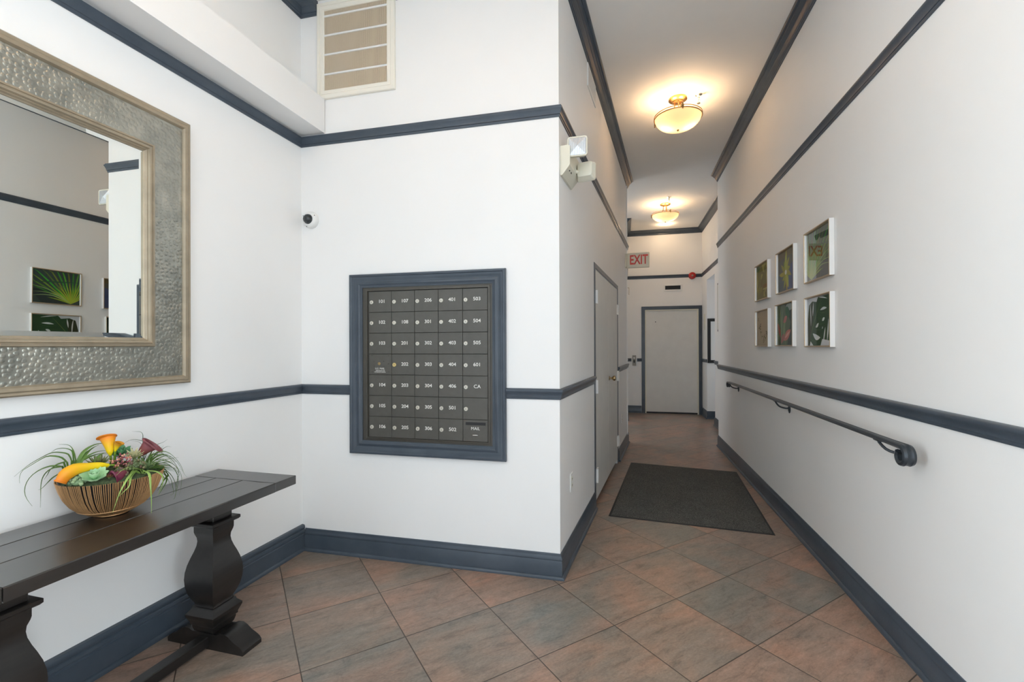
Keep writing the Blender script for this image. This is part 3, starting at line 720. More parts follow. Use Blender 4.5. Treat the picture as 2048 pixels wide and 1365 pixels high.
BACK = [[(0.094, -0.05, 0.222), (0.094, -0.05, 0.263), (0.094, -0.05, 0.283), (0.088, -0.05, 0.295), (0.074, -0.05, 0.299), (0.06, -0.05, 0.302)],
[(0.11, -0.05, 0.23), (0.101, -0.05, 0.252), (0.082, -0.05, 0.263), (0.061, -0.05, 0.268), (0.043, -0.05, 0.262), (0.027, -0.05, 0.25)],
[(0.101, -0.05, 0.227), (0.091, -0.05, 0.243), (0.079, -0.05, 0.257), (0.057, -0.05, 0.264)],
[(0.125, -0.05, 0.217), (0.141, -0.05, 0.236), (0.16, -0.05, 0.243), (0.176, -0.05, 0.254)],
[(0.127, -0.05, 0.186), (0.146, -0.05, 0.204), (0.163, -0.05, 0.218), (0.175, -0.05, 0.223), (0.188, -0.05, 0.219)]]
RIGHT = [[(0.098, 0.02, 0.159), (0.114, 0.014, 0.2), (0.143, 0.009, 0.216), (0.171, 0.003, 0.209), (0.196, -0.003, 0.181), (0.217, -0.009, 0.143), (0.228, -0.014, 0.106), (0.239, -0.02, 0.088)],
[(0.098, 0.02, 0.159), (0.118, 0.012, 0.188), (0.154, 0.004, 0.203), (0.188, -0.004, 0.182), (0.21, -0.012, 0.148), (0.225, -0.02, 0.112)],
[(0.101, 0.02, 0.157), (0.129, 0.014, 0.177), (0.162, 0.009, 0.176), (0.192, 0.003, 0.154), (0.21, -0.003, 0.124), (0.219, -0.009, 0.094), (0.217, -0.014, 0.051), (0.211, -0.02, 0.015)],
[(0.101, 0.02, 0.153), (0.129, 0.014, 0.163), (0.162, 0.009, 0.16), (0.187, 0.003, 0.144), (0.204, -0.003, 0.108), (0.208, -0.009, 0.075), (0.2, -0.014, 0.033), (0.194, -0.02, 0.006)],
[(0.101, 0.02, 0.149), (0.133, 0.014, 0.154), (0.162, 0.009, 0.139), (0.182, 0.003, 0.114), (0.196, -0.003, 0.079), (0.2, -0.009, 0.045), (0.197, -0.014, 0.013), (0.192, -0.02, 0.004)],
[(0.098, 0.02, 0.147), (0.13, 0.01, 0.142), (0.154, 0.0, 0.125), (0.172, -0.01, 0.097), (0.181, -0.02, 0.063)],
[(0.153, 0.02, 0.143), (0.167, 0.01, 0.108), (0.166, 0.0, 0.085), (0.155, -0.01, 0.059), (0.144, -0.02, 0.034)],
[(0.098, 0.02, 0.159), (0.111, 0.0, 0.191), (0.125, -0.02, 0.222)],
[(0.098, 0.02, 0.159), (0.118, 0.0, 0.196), (0.141, -0.02, 0.216)],
[(0.098, 0.02, 0.159), (0.127, 0.0, 0.189), (0.158, -0.02, 0.205)],
[(0.099, 0.02, 0.157), (0.133, 0.007, 0.185), (0.176, -0.007, 0.192), (0.201, -0.02, 0.158)],
[(0.099, 0.02, 0.155), (0.138, 0.007, 0.168), (0.18, -0.007, 0.162), (0.208, -0.02, 0.13)],
[(0.095, 0.02, 0.158), (0.108, 0.0, 0.178), (0.115, -0.02, 0.207)],
[(0.099, 0.02, 0.153), (0.133, 0.01, 0.155), (0.171, 0.0, 0.153), (0.2, -0.01, 0.129), (0.215, -0.02, 0.099)]]
FRONT = [[(0.09, 0.1, 0.167), (0.105, 0.140, 0.160), (0.108, 0.168, 0.115), (0.11, 0.168, 0.067), (0.11, 0.168, 0.016)],
[(0.065, 0.1, 0.172), (0.046, 0.143, 0.163), (0.027, 0.170, 0.132), (0.016, 0.168, 0.103), (-0.0, 0.165, 0.045)],
[(0.068, 0.1, 0.171), (0.052, 0.140, 0.158), (0.046, 0.168, 0.133), (0.032, 0.168, 0.116), (0.018, 0.168, 0.101)],
[(0.057, 0.1, 0.173), (0.049, 0.140, 0.160), (0.046, 0.168, 0.133)],
[(0.087, 0.1, 0.172), (0.064, 0.133, 0.186), (0.035, 0.165, 0.194), (0.014, 0.165, 0.191)],
[(0.079, 0.1, 0.173), (0.052, 0.133, 0.194), (0.028, 0.165, 0.195), (0.01, 0.165, 0.177)],
[(0.102, 0.1, 0.165), (0.13, 0.133, 0.162), (0.145, 0.150, 0.146), (0.145, 0.150, 0.118), (0.136, 0.150, 0.091), (0.130, 0.150, 0.074)]]
def blades(name, curves, w, label, cat_, group, mat, extra=0, root=None):
    mb = MB()
    def one(c, w):
        P = cat([(a, -b, z) for a, b, z in c], 16)
        rad = [w*(0.75+0.25*math.sin(PI*min(1, i/8)))*max(0.12, (1-i/15.0)**0.7) for i in range(16)]
        mb.tube(P, rad, 6, 0.30)
    for c in curves: one(c, w*random.uniform(0.8, 1.15))
    for k in range(extra):
        a = random.uniform(-0.5, PI*0.75); L = random.uniform(0.06, 0.13); bb = random.uniform(-0.3, 0.3)
        c = [root]
        for s_ in (0.33, 0.66, 1.0):
            c.append((root[0]+L*s_*math.cos(a*0.8), root[1]+L*s_*bb-0.01*s_, root[2]+L*(s_*math.sin(max(a, 0.1))-0.35*s_*s_)))
        one(c, w*0.6)
    r0 = curves[0][0]
    for c in curves:
        mb.tube(cat([(c[0][0], -c[0][1], c[0][2]+0.002), ((c[0][0]+r0[0])/2, -(c[0][1]+r0[1])/2, (c[0][2]+0.150)/2), (r0[0]*0.9, -r0[1]*0.9, 0.145)], 5), [w*0.75, w*0.8, w*0.8, w*0.7, w*0.6], 6, 0.4)
    o = mb.build(name, mat, None, 60, M=MA); return tag(o, label, cat_, group)
blades('grass_plant', LEFT, 0.0095, 'artificial grass tuft with long blades arching over the left of the bowl', 'artificial plant', 'artificial grass tufts in the bowl', M_LEAF)
blades('grass_plant', BACK, 0.0048, 'thin dark artificial grass sprigs standing behind the burgundy lily', 'artificial plant', 'artificial grass tufts in the bowl', M_LEAF2)
for c in list(RIGHT)[:11]:
    k_ = random.uniform(0.78, 0.95); RIGHT.append([c[0]]+[(c[0][0]+(a-c[0][0])*k_+random.uniform(-0.006, 0.006), b+0.03*i/len(c)*random.uniform(-1, 1), c[0][2]+(z-c[0][2])*k_+0.008) for i, (a, b, z) in enumerate(c[1:])])
blades('grass_plant', RIGHT, 0.0060, 'bushy artificial grass tuft spilling over the right rim of the bowl', 'artificial plant', 'artificial grass tufts in the bowl', M_LEAF, 64, (0.098, 0.02, 0.155))
blades('grass_plant', FRONT, 0.0050, 'pale artificial grass blades hanging down the front of the bowl', 'artificial plant', 'artificial grass tufts in the bowl', simple('pale_blade_green', srgb(136, 164, 84), 0.42, noise=0.2, nscale=14))

def lerp(a, b, t): return tuple(a[i]+(b[i]-a[i])*t for i in range(3)) + (1,)
def calla(name, axis, rads, flats, mouth_dir, lip, c0, c1, label, group, stem=None, n=20, tiltlip=0.0):
    """trumpet flower: thin-walled surface along axis that opens at the end with a flared, curling lip"""
    mb = MB(); P = cat([(a, -b, z) for a, b, z in axis], 14); N = len(P)
    md = Vector((mouth_dir[0], -mouth_dir[1], mouth_dir[2])).normalized()
    rr = np.interp(np.linspace(0, 1, N), np.linspace(0, 1, len(rads)), rads)
    ff = np.interp(np.linspace(0, 1, N), np.linspace(0, 1, len(flats)), flats)
    t0 = (P[1]-P[0]).normalized(); side = t0.cross(Vector((0, 1, 0))); side = side.normalized() if side.length > 0.1 else Vector((1, 0, 0))
    R = []; C = []
    for i in range(N):
        t = (P[min(i+1, N-1)]-P[max(i-1, 0)]).normalized(); side = (side-t*side.dot(t)).normalized(); nn = t.cross(side)
        R.append([tuple(P[i]+side*rr[i]*math.cos(2*PI*k/n)+nn*rr[i]*ff[i]*math.sin(2*PI*k/n)) for k in range(n)])
        C += [lerp(c0, c1, (i/(N-1))**1.3)]*n
    t = (P[-1]-P[-2]).normalized(); side = (side-t*side.dot(t)).normalized(); nn = t.cross(side)
    for j, (g, h) in enumerate(((1.22, 0.25), (1.5, 0.38), (1.72, 0.32), (1.80, 0.16))):
        ring = []
        for k in range(n):
            a = 2*PI*k/n; dv = side*math.cos(a)+nn*ff[-1]*math.sin(a)
            w = max(0.0, dv.normalized().dot(md)); ext = 1+(g-1)*(lip*(0.35+0.65*w)) + (0.35*w**6*(j/3.0)*lip)
            ring.append(tuple(P[-1]+dv*rr[-1]*ext + t*rr[-1]*h*(1-0.9*w*tiltlip)))
        R.append(ring); C += [lerp(c1, tuple(x*0.85 for x in c1[:3]), j/3.0)]*n
    # inside wall
    for i in range(N-1, 3, -2):
        R.append([tuple(P[i]+(Vector(R[i][k])-P[i])*0.90) for k in range(n)]); C += [lerp(c1, c0, 1-i/(N-1))]*n
    mb.rings(R, True, True, C)
    fl = mb.build(name, M_PIG, None, 60, M=MA, pigment=True); tag(fl, label, 'artificial flower', group)
    if stem:
        s_ = MB(); s_.tube(cat([(a, -b, z) for a, b, z in stem], 8), 0.0042, 8); st = s_.build('stem', simple('stem_green', srgb(120, 150, 50), 0.45), fl, 60)
    return fl
YEL, ORA = srgb(238, 214, 20), srgb(226, 128, 28); BUR, BUR0 = srgb(120, 64, 70), srgb(128, 66, 52)
G = 'artificial calla lilies in the bowl'
calla('calla_lily', [(-0.012, 0.070, 0.199), (-0.036, 0.085, 0.206), (-0.066, 0.100, 0.209), (-0.098, 0.116, 0.210), (-0.121, 0.128, 0.199), (-0.133, 0.134, 0.180)], [0.007, 0.0125, 0.0145, 0.0215, 0.0235, 0.019], [1, 1, 0.95, 0.8, 0.75, 0.6], (-0.9, 0.3, -0.3), 0.22, YEL, ORA,
      'large yellow to orange calla lily lying along the left front rim of the bowl', G, stem=[(-0.012, 0.070, 0.199), (0.005, 0.06, 0.195), (0.02, 0.05, 0.17)])
calla('calla_lily', [(-0.006, 0.0, 0.224), (-0.007, 0.0, 0.238), (-0.009, -0.003, 0.256), (-0.011, -0.008, 0.273), (-0.013, -0.016, 0.288)], [0.004, 0.0105, 0.014, 0.019, 0.024], [1, 1, 0.95, 0.85, 0.8], (-0.7, 0.3, 0.7), 0.7, YEL, ORA,
      'upright orange calla lily with a yellow throat rising above the back of the bowl', G, stem=[(-0.006, 0.0, 0.225), (-0.004, -0.01, 0.20), (0.0, -0.02, 0.165)])
calla('calla_lily', [(0.008, 0.004, 0.238), (0.011, 0.006, 0.250), (0.015, 0.011, 0.261), (0.019, 0.018, 0.269)], [0.003, 0.007, 0.010, 0.013], [1, 1, 0.7, 0.5], (0.6, 0, 0.7), 0.7, YEL, srgb(205, 140, 40),
      'small yellow-orange calla bud beside the upright orange lily', G, stem=[(0.008, 0.004, 0.239), (0.006, -0.01, 0.20), (0.004, -0.02, 0.165)])
calla('calla_lily', [(0.083, -0.01, 0.206), (0.090, -0.008, 0.218), (0.101, -0.004, 0.232), (0.114, 0.002, 0.245)], [0.006, 0.015, 0.021, 0.029], [1, 0.95, 0.75, 0.42], (1.0, 0.0, 0.1), 1.35, BUR0, BUR,
      'burgundy calla lily flaring to the right over the grass tuft', G, stem=[(0.083, -0.01, 0.208), (0.078, -0.012, 0.19), (0.074, -0.014, 0.160)])
calla('calla_lily', [(0.040, 0.095, 0.172), (0.030, 0.110, 0.170), (0.020, 0.122, 0.166), (0.008, 0.132, 0.162)], [0.006, 0.012, 0.018, 0.022], [1, 0.9, 0.7, 0.55], (-0.5, 0.4, 0.8), 0.5, BUR, srgb(110, 40, 66),
      'small plum calla lily tucked inside the front rim of the bowl', G)

def rosette(name, c, R, layers, c0, c1, label, pointed=0.35, wid=0.42, tilt=(0, 0, 0)):
    mb = MB(); k0 = 0
    rot = Matrix.Rotation(tilt[0], 3, 'X') @ Matrix.Rotation(tilt[1], 3, 'Y')
    for li in range(layers):
        f_ = 1-li/layers; n = max(4, int(8*f_)+2); elev = math.radians(18+62*li/max(1, layers-1)); L = R*(0.45+0.55*f_)
        for k in range(n):
            az = 2*PI*(k+0.5*(li % 2))/n + random.uniform(-0.08, 0.08)
            rows = []
            C = []
            for i in range(10):
                t = i/9; w = L*wid*(math.sin(PI*(0.10+0.895*t**1.15)))**(0.55+0.6*pointed)
                x = L*t; z = L*0.35*t*t; th = 0.16*L*(1-t*0.6)*0.5
                ring = []
                for q in range(8):
                    a = 2*PI*q/8; ring.append(Vector((x, w*0.5*math.cos(a), z+th*math.sin(a)+0.22*w*math.cos(a)**2)))
                rows.append(ring); C += [lerp(c0, c1, t)]*8
            E = Matrix.Rotation(az, 3, 'Z') @ Matrix.Rotation(-elev, 3, 'Y')
            rows = [[tuple(rot @ (E @ p) + Vector((c[0], -c[1], c[2]))) for p in r] for r in rows]
            mb.rings(rows, True, True, C)
    mb.tube([(c[0], -c[1], c[2]+0.003), (c[0]*0.97, -c[1]*0.95, 0.150)], [0.006, 0.005], 8, cols=[c0, c0])
    o = mb.build(name, M_PIG, None, 60, M=MA, pigment=True); return tag(o, label, 'artificial plant', 'artificial succulents in the bowl')
MINT = srgb(138, 188, 140); MINT2 = srgb(170, 205, 160); DKG = srgb(52, 96, 62)
rosette('succulent_rosette', (-0.050, 0.112, 0.163), 0.048, 3, MINT, MINT2, 'plump mint green succulent rosette at the front rim of the bowl', 0.2, 0.62, (0.5, 0, 0))
rosette('succulent_rosette', (-0.008, 0.126, 0.165), 0.020, 4, srgb(84, 108, 62), srgb(130, 66, 50), 'small spiky green succulent with red tips beside the plum lily', 0.9, 0.22)
rosette('succulent_rosette', (-0.066, 0.080, 0.178), 0.030, 4, srgb(128, 158, 108), srgb(182, 202, 152), 'pale green succulent rosette behind the mint one', 0.5, 0.40, (0.3, 0, 0))
rosette('succulent_rosette', (0.024, -0.030, 0.212), 0.044, 3, DKG, srgb(96, 150, 104), 'dark green broad-leaved succulent at the back of the bowl', 0.3, 0.55, (0.4, 0, 0))
rosette('succulent_rosette', (0.066, 0.000, 0.206), 0.038, 5, srgb(138, 160, 106), srgb(206, 196, 158), 'pale cream-tipped succulent rosette below the burgundy lily', 0.9, 0.26, (0.5, 0, 0))
rosette('succulent_rosette', (-0.108, 0.095, 0.160), 0.030, 4, srgb(64, 88, 62), srgb(112, 140, 104), 'grey-green succulent under the large orange lily', 0.7, 0.3, (0.3, 0, 0))
rosette('succulent_rosette', (-0.040, 0.020, 0.196), 0.042, 4, srgb(70, 84, 50), srgb(122, 128, 84), 'olive green succulent in the middle of the bowl behind the orange lily', 0.8, 0.24, (0.3, 0, 0))
rosette('succulent_rosette', (0.104, 0.060, 0.166), 0.034, 4, srgb(66, 92, 58), srgb(118, 140, 92), 'leafy green succulent at the right under the bushy grass tuft', 0.8, 0.28, (0.3, 0, 0))
rosette('succulent_rosette', (-0.028, 0.070, 0.186), 0.028, 4, srgb(92, 116, 76), srgb(150, 166, 118), 'sage green succulent between the large orange lily and the berries', 0.6, 0.34, (0.3, 0, 0))
# berry sprig
mb = MB(); gc = []
bc = Vector((0.020, -0.035, 0.208)); mb.col = srgb(96, 66, 50)
heads = [(0.000, 0.040, 0.205), (0.018, 0.046, 0.212), (0.030, 0.045, 0.224), (0.044, 0.050, 0.214), (0.050, 0.062, 0.198), (0.012, 0.058, 0.194), (0.062, 0.066, 0.194), (0.030, 0.060, 0.200)]
for hx, hy, hz in heads:
    mb.col = srgb(110, 76, 62); mb.tube(cat([(0.03, -0.03, 0.155), ((0.03+hx)/2, -(0.03+hy)/2, (0.165+hz)/2), (hx, -hy, hz)], 6), 0.0015, 5)
    for k in range(11):
        mb.col = random.choice([srgb(150, 84, 88), srgb(196, 130, 112), srgb(132, 66, 84), srgb(214, 158, 132)])
        mb.ball((hx+random.gauss(0, 0.0055), -hy+random.gauss(0, 0.005), hz+random.gauss(0, 0.005)), 0.0032, 8, 6)
o = mb.build('berry_sprig', M_PIG, None, 60, M=MA, pigment=True); tag(o, 'sprig of small dusty pink berries in the middle of the bowl', 'artificial plant')
def sedum(cx, cy, cz, sg, n, pal, label):
    mb = MB(); mb.col = pal[0]; mb.ball((cx, -cy, cz-0.010), sg*1.35, 12, 8, (1, 0.9, 0.7))
    for k in range(n):
        mb.col = random.choice(pal)
        x = cx+max(-1.6, min(1.6, random.gauss(0, 1)))*sg; y = cy+max(-1.6, min(1.6, random.gauss(0, 1)))*sg*0.85
        z = cz-0.020+0.028*math.exp(-((x-cx)**2+(y-cy)**2)/(2.4*sg*sg))+random.uniform(-0.006, 0.008)
        mb.ball((x, -y, z), 0.0048, 7, 5, (random.uniform(0.7, 1.4), 0.8, random.uniform(0.8, 1.6)))
    mb.col = pal[0]; mb.tube([(cx, -cy, cz-0.008), (cx*0.95, -cy*0.95, 0.150)], 0.006, 8)
    o = mb.build('sedum_clump', M_PIG, None, 60, M=MA, pigment=True); tag(o, label, 'artificial plant', 'artificial sedum clumps in the bowl')
sedum(0.068, 0.085, 0.196, 0.017, 100, [srgb(84, 96, 62), srgb(104, 118, 78), srgb(120, 112, 80), srgb(92, 70, 58)], 'clump of tiny olive green sedum beads right of the berries')
sedum(-0.094, 0.108, 0.172, 0.013, 60, [srgb(120, 146, 106), srgb(150, 172, 128), srgb(96, 120, 88)], 'clump of pale green sedum beads at the left front under the large orange lily')
sedum(0.022, 0.098, 0.176, 0.013, 60, [srgb(78, 88, 58), srgb(98, 78, 66), srgb(112, 104, 76)], 'clump of brownish green sedum beads behind the plum lily')

# ------------------------------------------------------------------ floor mat
mt = thing('floor_mat', (0.53, 4.52, 0), 'charcoal rubber-backed carpet mat lying skewed on the hall floor', 'mat')
cor = [(-0.132, 3.711), (1.037, 3.605), (1.153, 5.309), (0.063, 5.464)]
cc = [(x-0.53, y-4.52) for x, y in cor]
def quad_slab(mb, pts, z0, z1, bev):
    cx = sum(p[0] for p in pts)/4; cy = sum(p[1] for p in pts)/4
    ins = [(x-(bev if x > cx else -bev), y-(bev if y > cy else -bev)) for x, y in pts]
    mb.rings([[(x, y, z0) for x, y in pts], [(x, y, (z0+z1)/2) for x, y in pts], [(x, y, z1) for x, y in ins]])
    return ins
mb = MB(); ins = quad_slab(mb, cc, 0.0, 0.004, 0.006); mb.build('rubber_border', M_RUBBER, mt, 30)
ins = [(x*0.972, y*0.982) for x, y in cc]
mb = MB(); N = 24; R = []
for k in range(N+1):
    r_ = []
    for q in range(N+1):
        a, b_ = q/N, k/N
        x = (1-a)*(1-b_)*ins[0][0]+a*(1-b_)*ins[1][0]+a*b_*ins[2][0]+(1-a)*b_*ins[3][0]
        y = (1-a)*(1-b_)*ins[0][1]+a*(1-b_)*ins[1][1]+a*b_*ins[2][1]+(1-a)*b_*ins[3][1]
        e = 0 if (k in (0, N) or q in (0, N)) else 1
        r_.append((x, y, 0.0042+0.0045*e+random.uniform(0, 0.0008)*e))
    R.append(r_)
mb.rings(R, False, False); mb.build('carpet_pile', M_PILE, mt, 60)

# ------------------------------------------------------------------ handrail on the right wall
hr = thing('handrail', WR.M(0, 0), 'slate grey iron handrail with a curled end fixed to the right wall', 'handrail')
# local x = -distance along wall; y negative = into the room
OFF = -0.078
def rail_sec(c, t, nn, s=1.0):
    """moulded cap section around centre c; t tangent, nn up normal"""
    sd = Vector((0, 1, 0))
    sec = [(-0.022, 0.001), (-0.019, 0.009), (-0.010, 0.012), (-0.006, 0.010), (0.006, 0.010), (0.010, 0.012), (0.019, 0.009), (0.022, 0.001), (0.016, -0.007), (-0.016, -0.007)]
    return [tuple(c + sd*a*s + nn*b*s) for a, b in sec]
mb = MB(); R = []
ZR = 0.938
# far curl (small), straight, near scroll
def curl(xc, zc, r0, a0, a1, n, sgn, dr=0.0):
    for i in range(n+1):
        a = a0+(a1-a0)*i/n; r = r0-dr*i/n
        nn = Vector((sgn*math.sin(a), 0, math.cos(a))); c = Vector((xc, OFF, zc)) + nn*r
        yield c, nn
for c, nn in list(curl(-5.59, ZR-0.026, 0.026, 0.0, PI*0.95, 8, -1, 0.008))[::-1]: R.append(rail_sec(c, None, nn, 0.95))
for x in np.linspace(-5.5, -2.30, 14): R.append(rail_sec(Vector((x, OFF, ZR)), None, Vector((0, 0, 1))))
for c, nn in curl(-2.20, ZR-0.036, 0.036, 0.0, 2*PI*0.86, 22, 1, 0.014): R.append(rail_sec(c, None, nn, 1.12))
mb.rings(R); mb.build('rail', M_IRON, hr, 40)
for ux in (-5.45, -3.82, -2.33):
    b = MB(); b.tube(cat([(ux-0.075, OFF, ZR-0.010), (ux-0.060, OFF, ZR-0.022), (ux-0.030, OFF*0.8, ZR-0.046), (ux, OFF*0.35, ZR-0.055), (ux, -0.006, ZR-0.050)], 12), 0.0062, 8)
    b.bbox(ux-0.100, ux-0.045, OFF-0.010, OFF+0.010, ZR-0.015, ZR-0.008, 0.002)
    b.ball((ux, -0.006, ZR-0.055), 0.017, 14, 10, (0.95, 0.45, 2.2)); b.build('bracket', M_IRON, hr, 50)

# ------------------------------------------------------------------ framed prints
def ell(cx, cz, rx, rz, rot=0, n=18):
    return [(cx+rx*math.cos(t)*math.cos(rot)-rz*math.sin(t)*math.sin(rot), cz+rx*math.cos(t)*math.sin(rot)+rz*math.sin(t)*math.cos(rot)) for t in [2*PI*k/n for k in range(n)]]
def leafshape(x0, z0, x1, z1, w, bend=0.0, n=8):
    d = Vector((x1-x0, z1-z0)); L = d.length; d /= L; p = Vector((-d.y, d.x)); A = []; B = []
    for i in range(n+1):
        t = i/n; c = Vector((x0, z0))+d*L*t + p*bend*math.sin(PI*t); ww = w*math.sin(PI*(0.04+0.93*t))
        A.append(tuple(c+p*ww)); B.append(tuple(c-p*ww))
    return A+B[::-1]
def clip(pts, W_, H_):
    return [(min(max(x, 0.0), W_), min(max(z, 0.0), H_)) for x, z in pts]
def prn(kind, mb, W_, H_):
    y = [-0.0002]
    rs = random.Random(hash(kind) % 1000 if False else {'palm': 1, 'monstera': 2, 'flower': 3, 'tulip': 4, 'olive': 5, 'sprig': 6}[kind])
    def P(pts, col):
        y[0] -= 0.000006; mb.poly(clip(pts, W_, H_), y[0], col)
    full = [(0, 0), (W_, 0), (W_, H_), (0, H_)]
    if kind == 'palm':
        P(full, srgb(52, 66, 62)); P([(0, 0.20*H_), (0.3*W_, 0), (0.8*W_, 0), (W_, 0.3*H_), (W_, 0.45*H_), (0.45*W_, 0.3*H_)], srgb(44, 54, 54))
        bx, bz = 0.20*W_, 0.02*H_
        for k in range(17):
            a = math.radians(28+k*7.2); L = 1.25*W_; g = k/25
            P(leafshape(bx, bz, bx+L*math.cos(a), bz+L*math.sin(a)*0.9, 0.018*W_, 0.03*W_*(1-g)), srgb(60+26*(k % 3), 112+16*(k % 4), 48))
        for k in range(15):
            a = math.radians(15+k*9.0); L = 0.50*W_
            P(leafshape(bx, bz, bx+L*math.cos(a), bz+L*math.sin(a), 0.012*W_, 0.02*W_), srgb(150+10*(k % 3), 178, 50))
        for (h0, h1, b_) in ((0.16, 0.20, 0.10), (0.30, 0.32, 0.10), (0.42, 0.52, 0.08)):
            P(leafshape(bx, bz+0.02*H_, W_*1.02, h1*H_, 0.008*W_, b_*W_, 12), srgb(150, 176, 108))
        P(leafshape(0, 0.72*H_, W_, 0.62*H_, 0.02*H_, 0.0), srgb(40, 80, 50))
    elif kind == 'monstera':
        P(full, srgb(214, 217, 220))
        P([(0.03*W_, 0), (0.02*W_, 0.55*H_), (0.08*W_, 0.86*H_), (0.22*W_, 0.93*H_), (0.40*W_, 0.90*H_), (0.46*W_, 0.99*H_), (W_, H_), (W_, 0.08*H_), (0.62*W_, 0.13*H_), (0.55*W_, 0)], srgb(50, 78, 48))
        P([(0.03*W_, 0), (0.02*W_, 0.55*H_), (0.08*W_, 0.86*H_), (0.22*W_, 0.93*H_), (0.30*W_, 0.75*H_), (0.18*W_, 0.3*H_), (0.12*W_, 0)], srgb(58, 66, 40))
        P(leafshape(0.06*W_, 0.05*H_, 0.62*W_, 0.98*H_, 0.006*W_, 0.02*W_), srgb(110, 128, 70))
        for k in range(7):
            t = 0.1+0.12*k; x = 0.06*W_+0.56*W_*t; z = 0.05*H_+0.93*H_*t
            P(leafshape(x, z, x+0.40*W_, z-0.02*H_, 0.003*W_, -0.03*W_), srgb(88, 116, 70))
        wh = srgb(224, 228, 226)
        for q in ((0.13, 0.90, 0.16, 0.42, 0.014, 0.01), (0.27, 0.90, 0.24, 0.62, 0.016, 0.0), (0.55, 0.72, 0.80, 0.74, 0.022, 0.01), (0.62, 0.50, 0.72, 0.55, 0.026, 0.0), (0.36, 0.38, 0.48, 0.46, 0.026, -0.01),
                  (0.24, 0.25, 0.54, 0.16, 0.045, -0.03), (0.86, 0.52, 0.80, 0.06, 0.020, 0.01), (0.74, 0.36, 0.66, 0.04, 0.018, 0.0), (0.62, 0.33, 0.64, 0.38, 0.013, 0), (0.50, 0.98, 0.82, 0.92, 0.010, 0.01)):
            P(leafshape(q[0]*W_, q[1]*H_, q[2]*W_, q[3]*H_, q[4]*W_, q[5]*W_), wh)
        P([(0.10*W_, 0), (0.14*W_, 0.09*H_), (0.26*W_, 0)], wh)
    elif kind == 'flower':
        P(full, srgb(104, 100, 88)); P([(0.5*W_, 0), (W_, 0), (W_, 0.72*H_), (0.75*W_, 0.6*H_)], srgb(88, 96, 130)); P([(0, 0), (0.5*W_, 0), (0.3*W_, 0.4*H_), (0, 0.5*H_)], srgb(92, 100, 104))
        P([(0, H_), (W_, H_), (W_, 0.86*H_), (0, 0.8*H_)], srgb(112, 98, 66))
        for k in range(11):
            a = 2*PI*k/11+0.3; L = (0.30+0.10*(k % 3))*H_
            P(leafshape(0.47*W_, 0.46*H_, 0.47*W_+L*math.cos(a), 0.46*H_+L*1.1*math.sin(a), 0.045*W_, 0.02*W_), srgb(150+12*(k % 3), 152+8*(k % 2), 56))
        P(leafshape(0.45*W_, 0.5*H_, 0.5*W_, 0.98*H_, 0.06*W_), srgb(166, 168, 52)); P(leafshape(0.5*W_, 0.4*H_, 0.62*W_, 0.06*H_, 0.06*W_), srgb(176, 176, 66))
        P(ell(0.47*W_, 0.46*H_, 0.06*W_, 0.06*H_), srgb(206, 208, 190))
    elif kind == 'tulip':
        P(full, srgb(88, 104, 74)); P([(0.6*W_, 0), (W_, 0), (W_, H_), (0.45*W_, H_), (0.8*W_, 0.55*H_)], srgb(34, 58, 42)); P(ell(0.72*W_, 0.92*H_, 0.2*W_, 0.09*H_), srgb(150, 165, 158)); P(ell(0.62*W_, 0.80*H_, 0.14*W_, 0.12*H_, -0.6), srgb(38, 96, 52))
        for q in ((0.1, 0.1, 0.25, 0.95, 0.05), (0.25, 0.0, 0.35, 0.9, 0.05), (0.35, 0.1, 0.55, 0.75, 0.05), (0.5, 0.0, 0.45, 0.7, 0.04)):
            P(leafshape(q[0]*W_, q[1]*H_, q[2]*W_, q[3]*H_, q[4]*W_, 0.03*W_), srgb(112, 134, 88))
        P(leafshape(0.04*W_, 0.55*H_, 0.22*W_, 0.18*H_, 0.06*W_), srgb(166, 92, 76)); P(leafshape(0.38*W_, 0.56*H_, 0.60*W_, 0.70*H_, 0.06*W_), srgb(178, 102, 92))
        P(leafshape(0.40*W_, 0.12*H_, 0.80*W_, 0.36*H_, 0.085*W_), srgb(186, 110, 96)); P(leafshape(0.46*W_, 0.17*H_, 0.76*W_, 0.33*H_, 0.03*W_), srgb(212, 150, 132)); P(leafshape(0.24*W_, 0.04*H_, 0.42*W_, 0.28*H_, 0.06*W_), srgb(168, 96, 84))
    elif kind == 'olive':
        P(full, srgb(122, 116, 50)); 
        for k in range(26):
            x, z = rs.random()*W_, rs.random()*H_; a = rs.uniform(0.6, 2.4); L = rs.uniform(0.2, 0.5)*H_
            P(leafshape(x, z, x+L*math.cos(a), z+L*math.sin(a), 0.05*W_, 0.03*W_), random.choice([srgb(150, 140, 50), srgb(168, 156, 76), srgb(120, 104, 44), srgb(140, 112, 66)]))
        P(ell(0.12*W_, 0.92*H_, 0.16*W_, 0.08*H_), srgb(72, 96, 52)); P(ell(0.72*W_, 0.35*H_, 0.2*W_, 0.06*H_), srgb(130, 96, 30)); P(ell(0.72*W_, 0.27*H_, 0.22*W_, 0.02*H_), srgb(184, 172, 96))
    else:
        P(full, srgb(190, 172, 142))
        st = srgb(128, 118, 76)
        P(leafshape(0.5*W_, 0.08*H_, 0.18*W_, 0.85*H_, 0.008*W_, 0.08*W_), st); P(leafshape(0.5*W_, 0.08*H_, 0.88*W_, 0.42*H_, 0.007*W_, -0.05*W_), st)
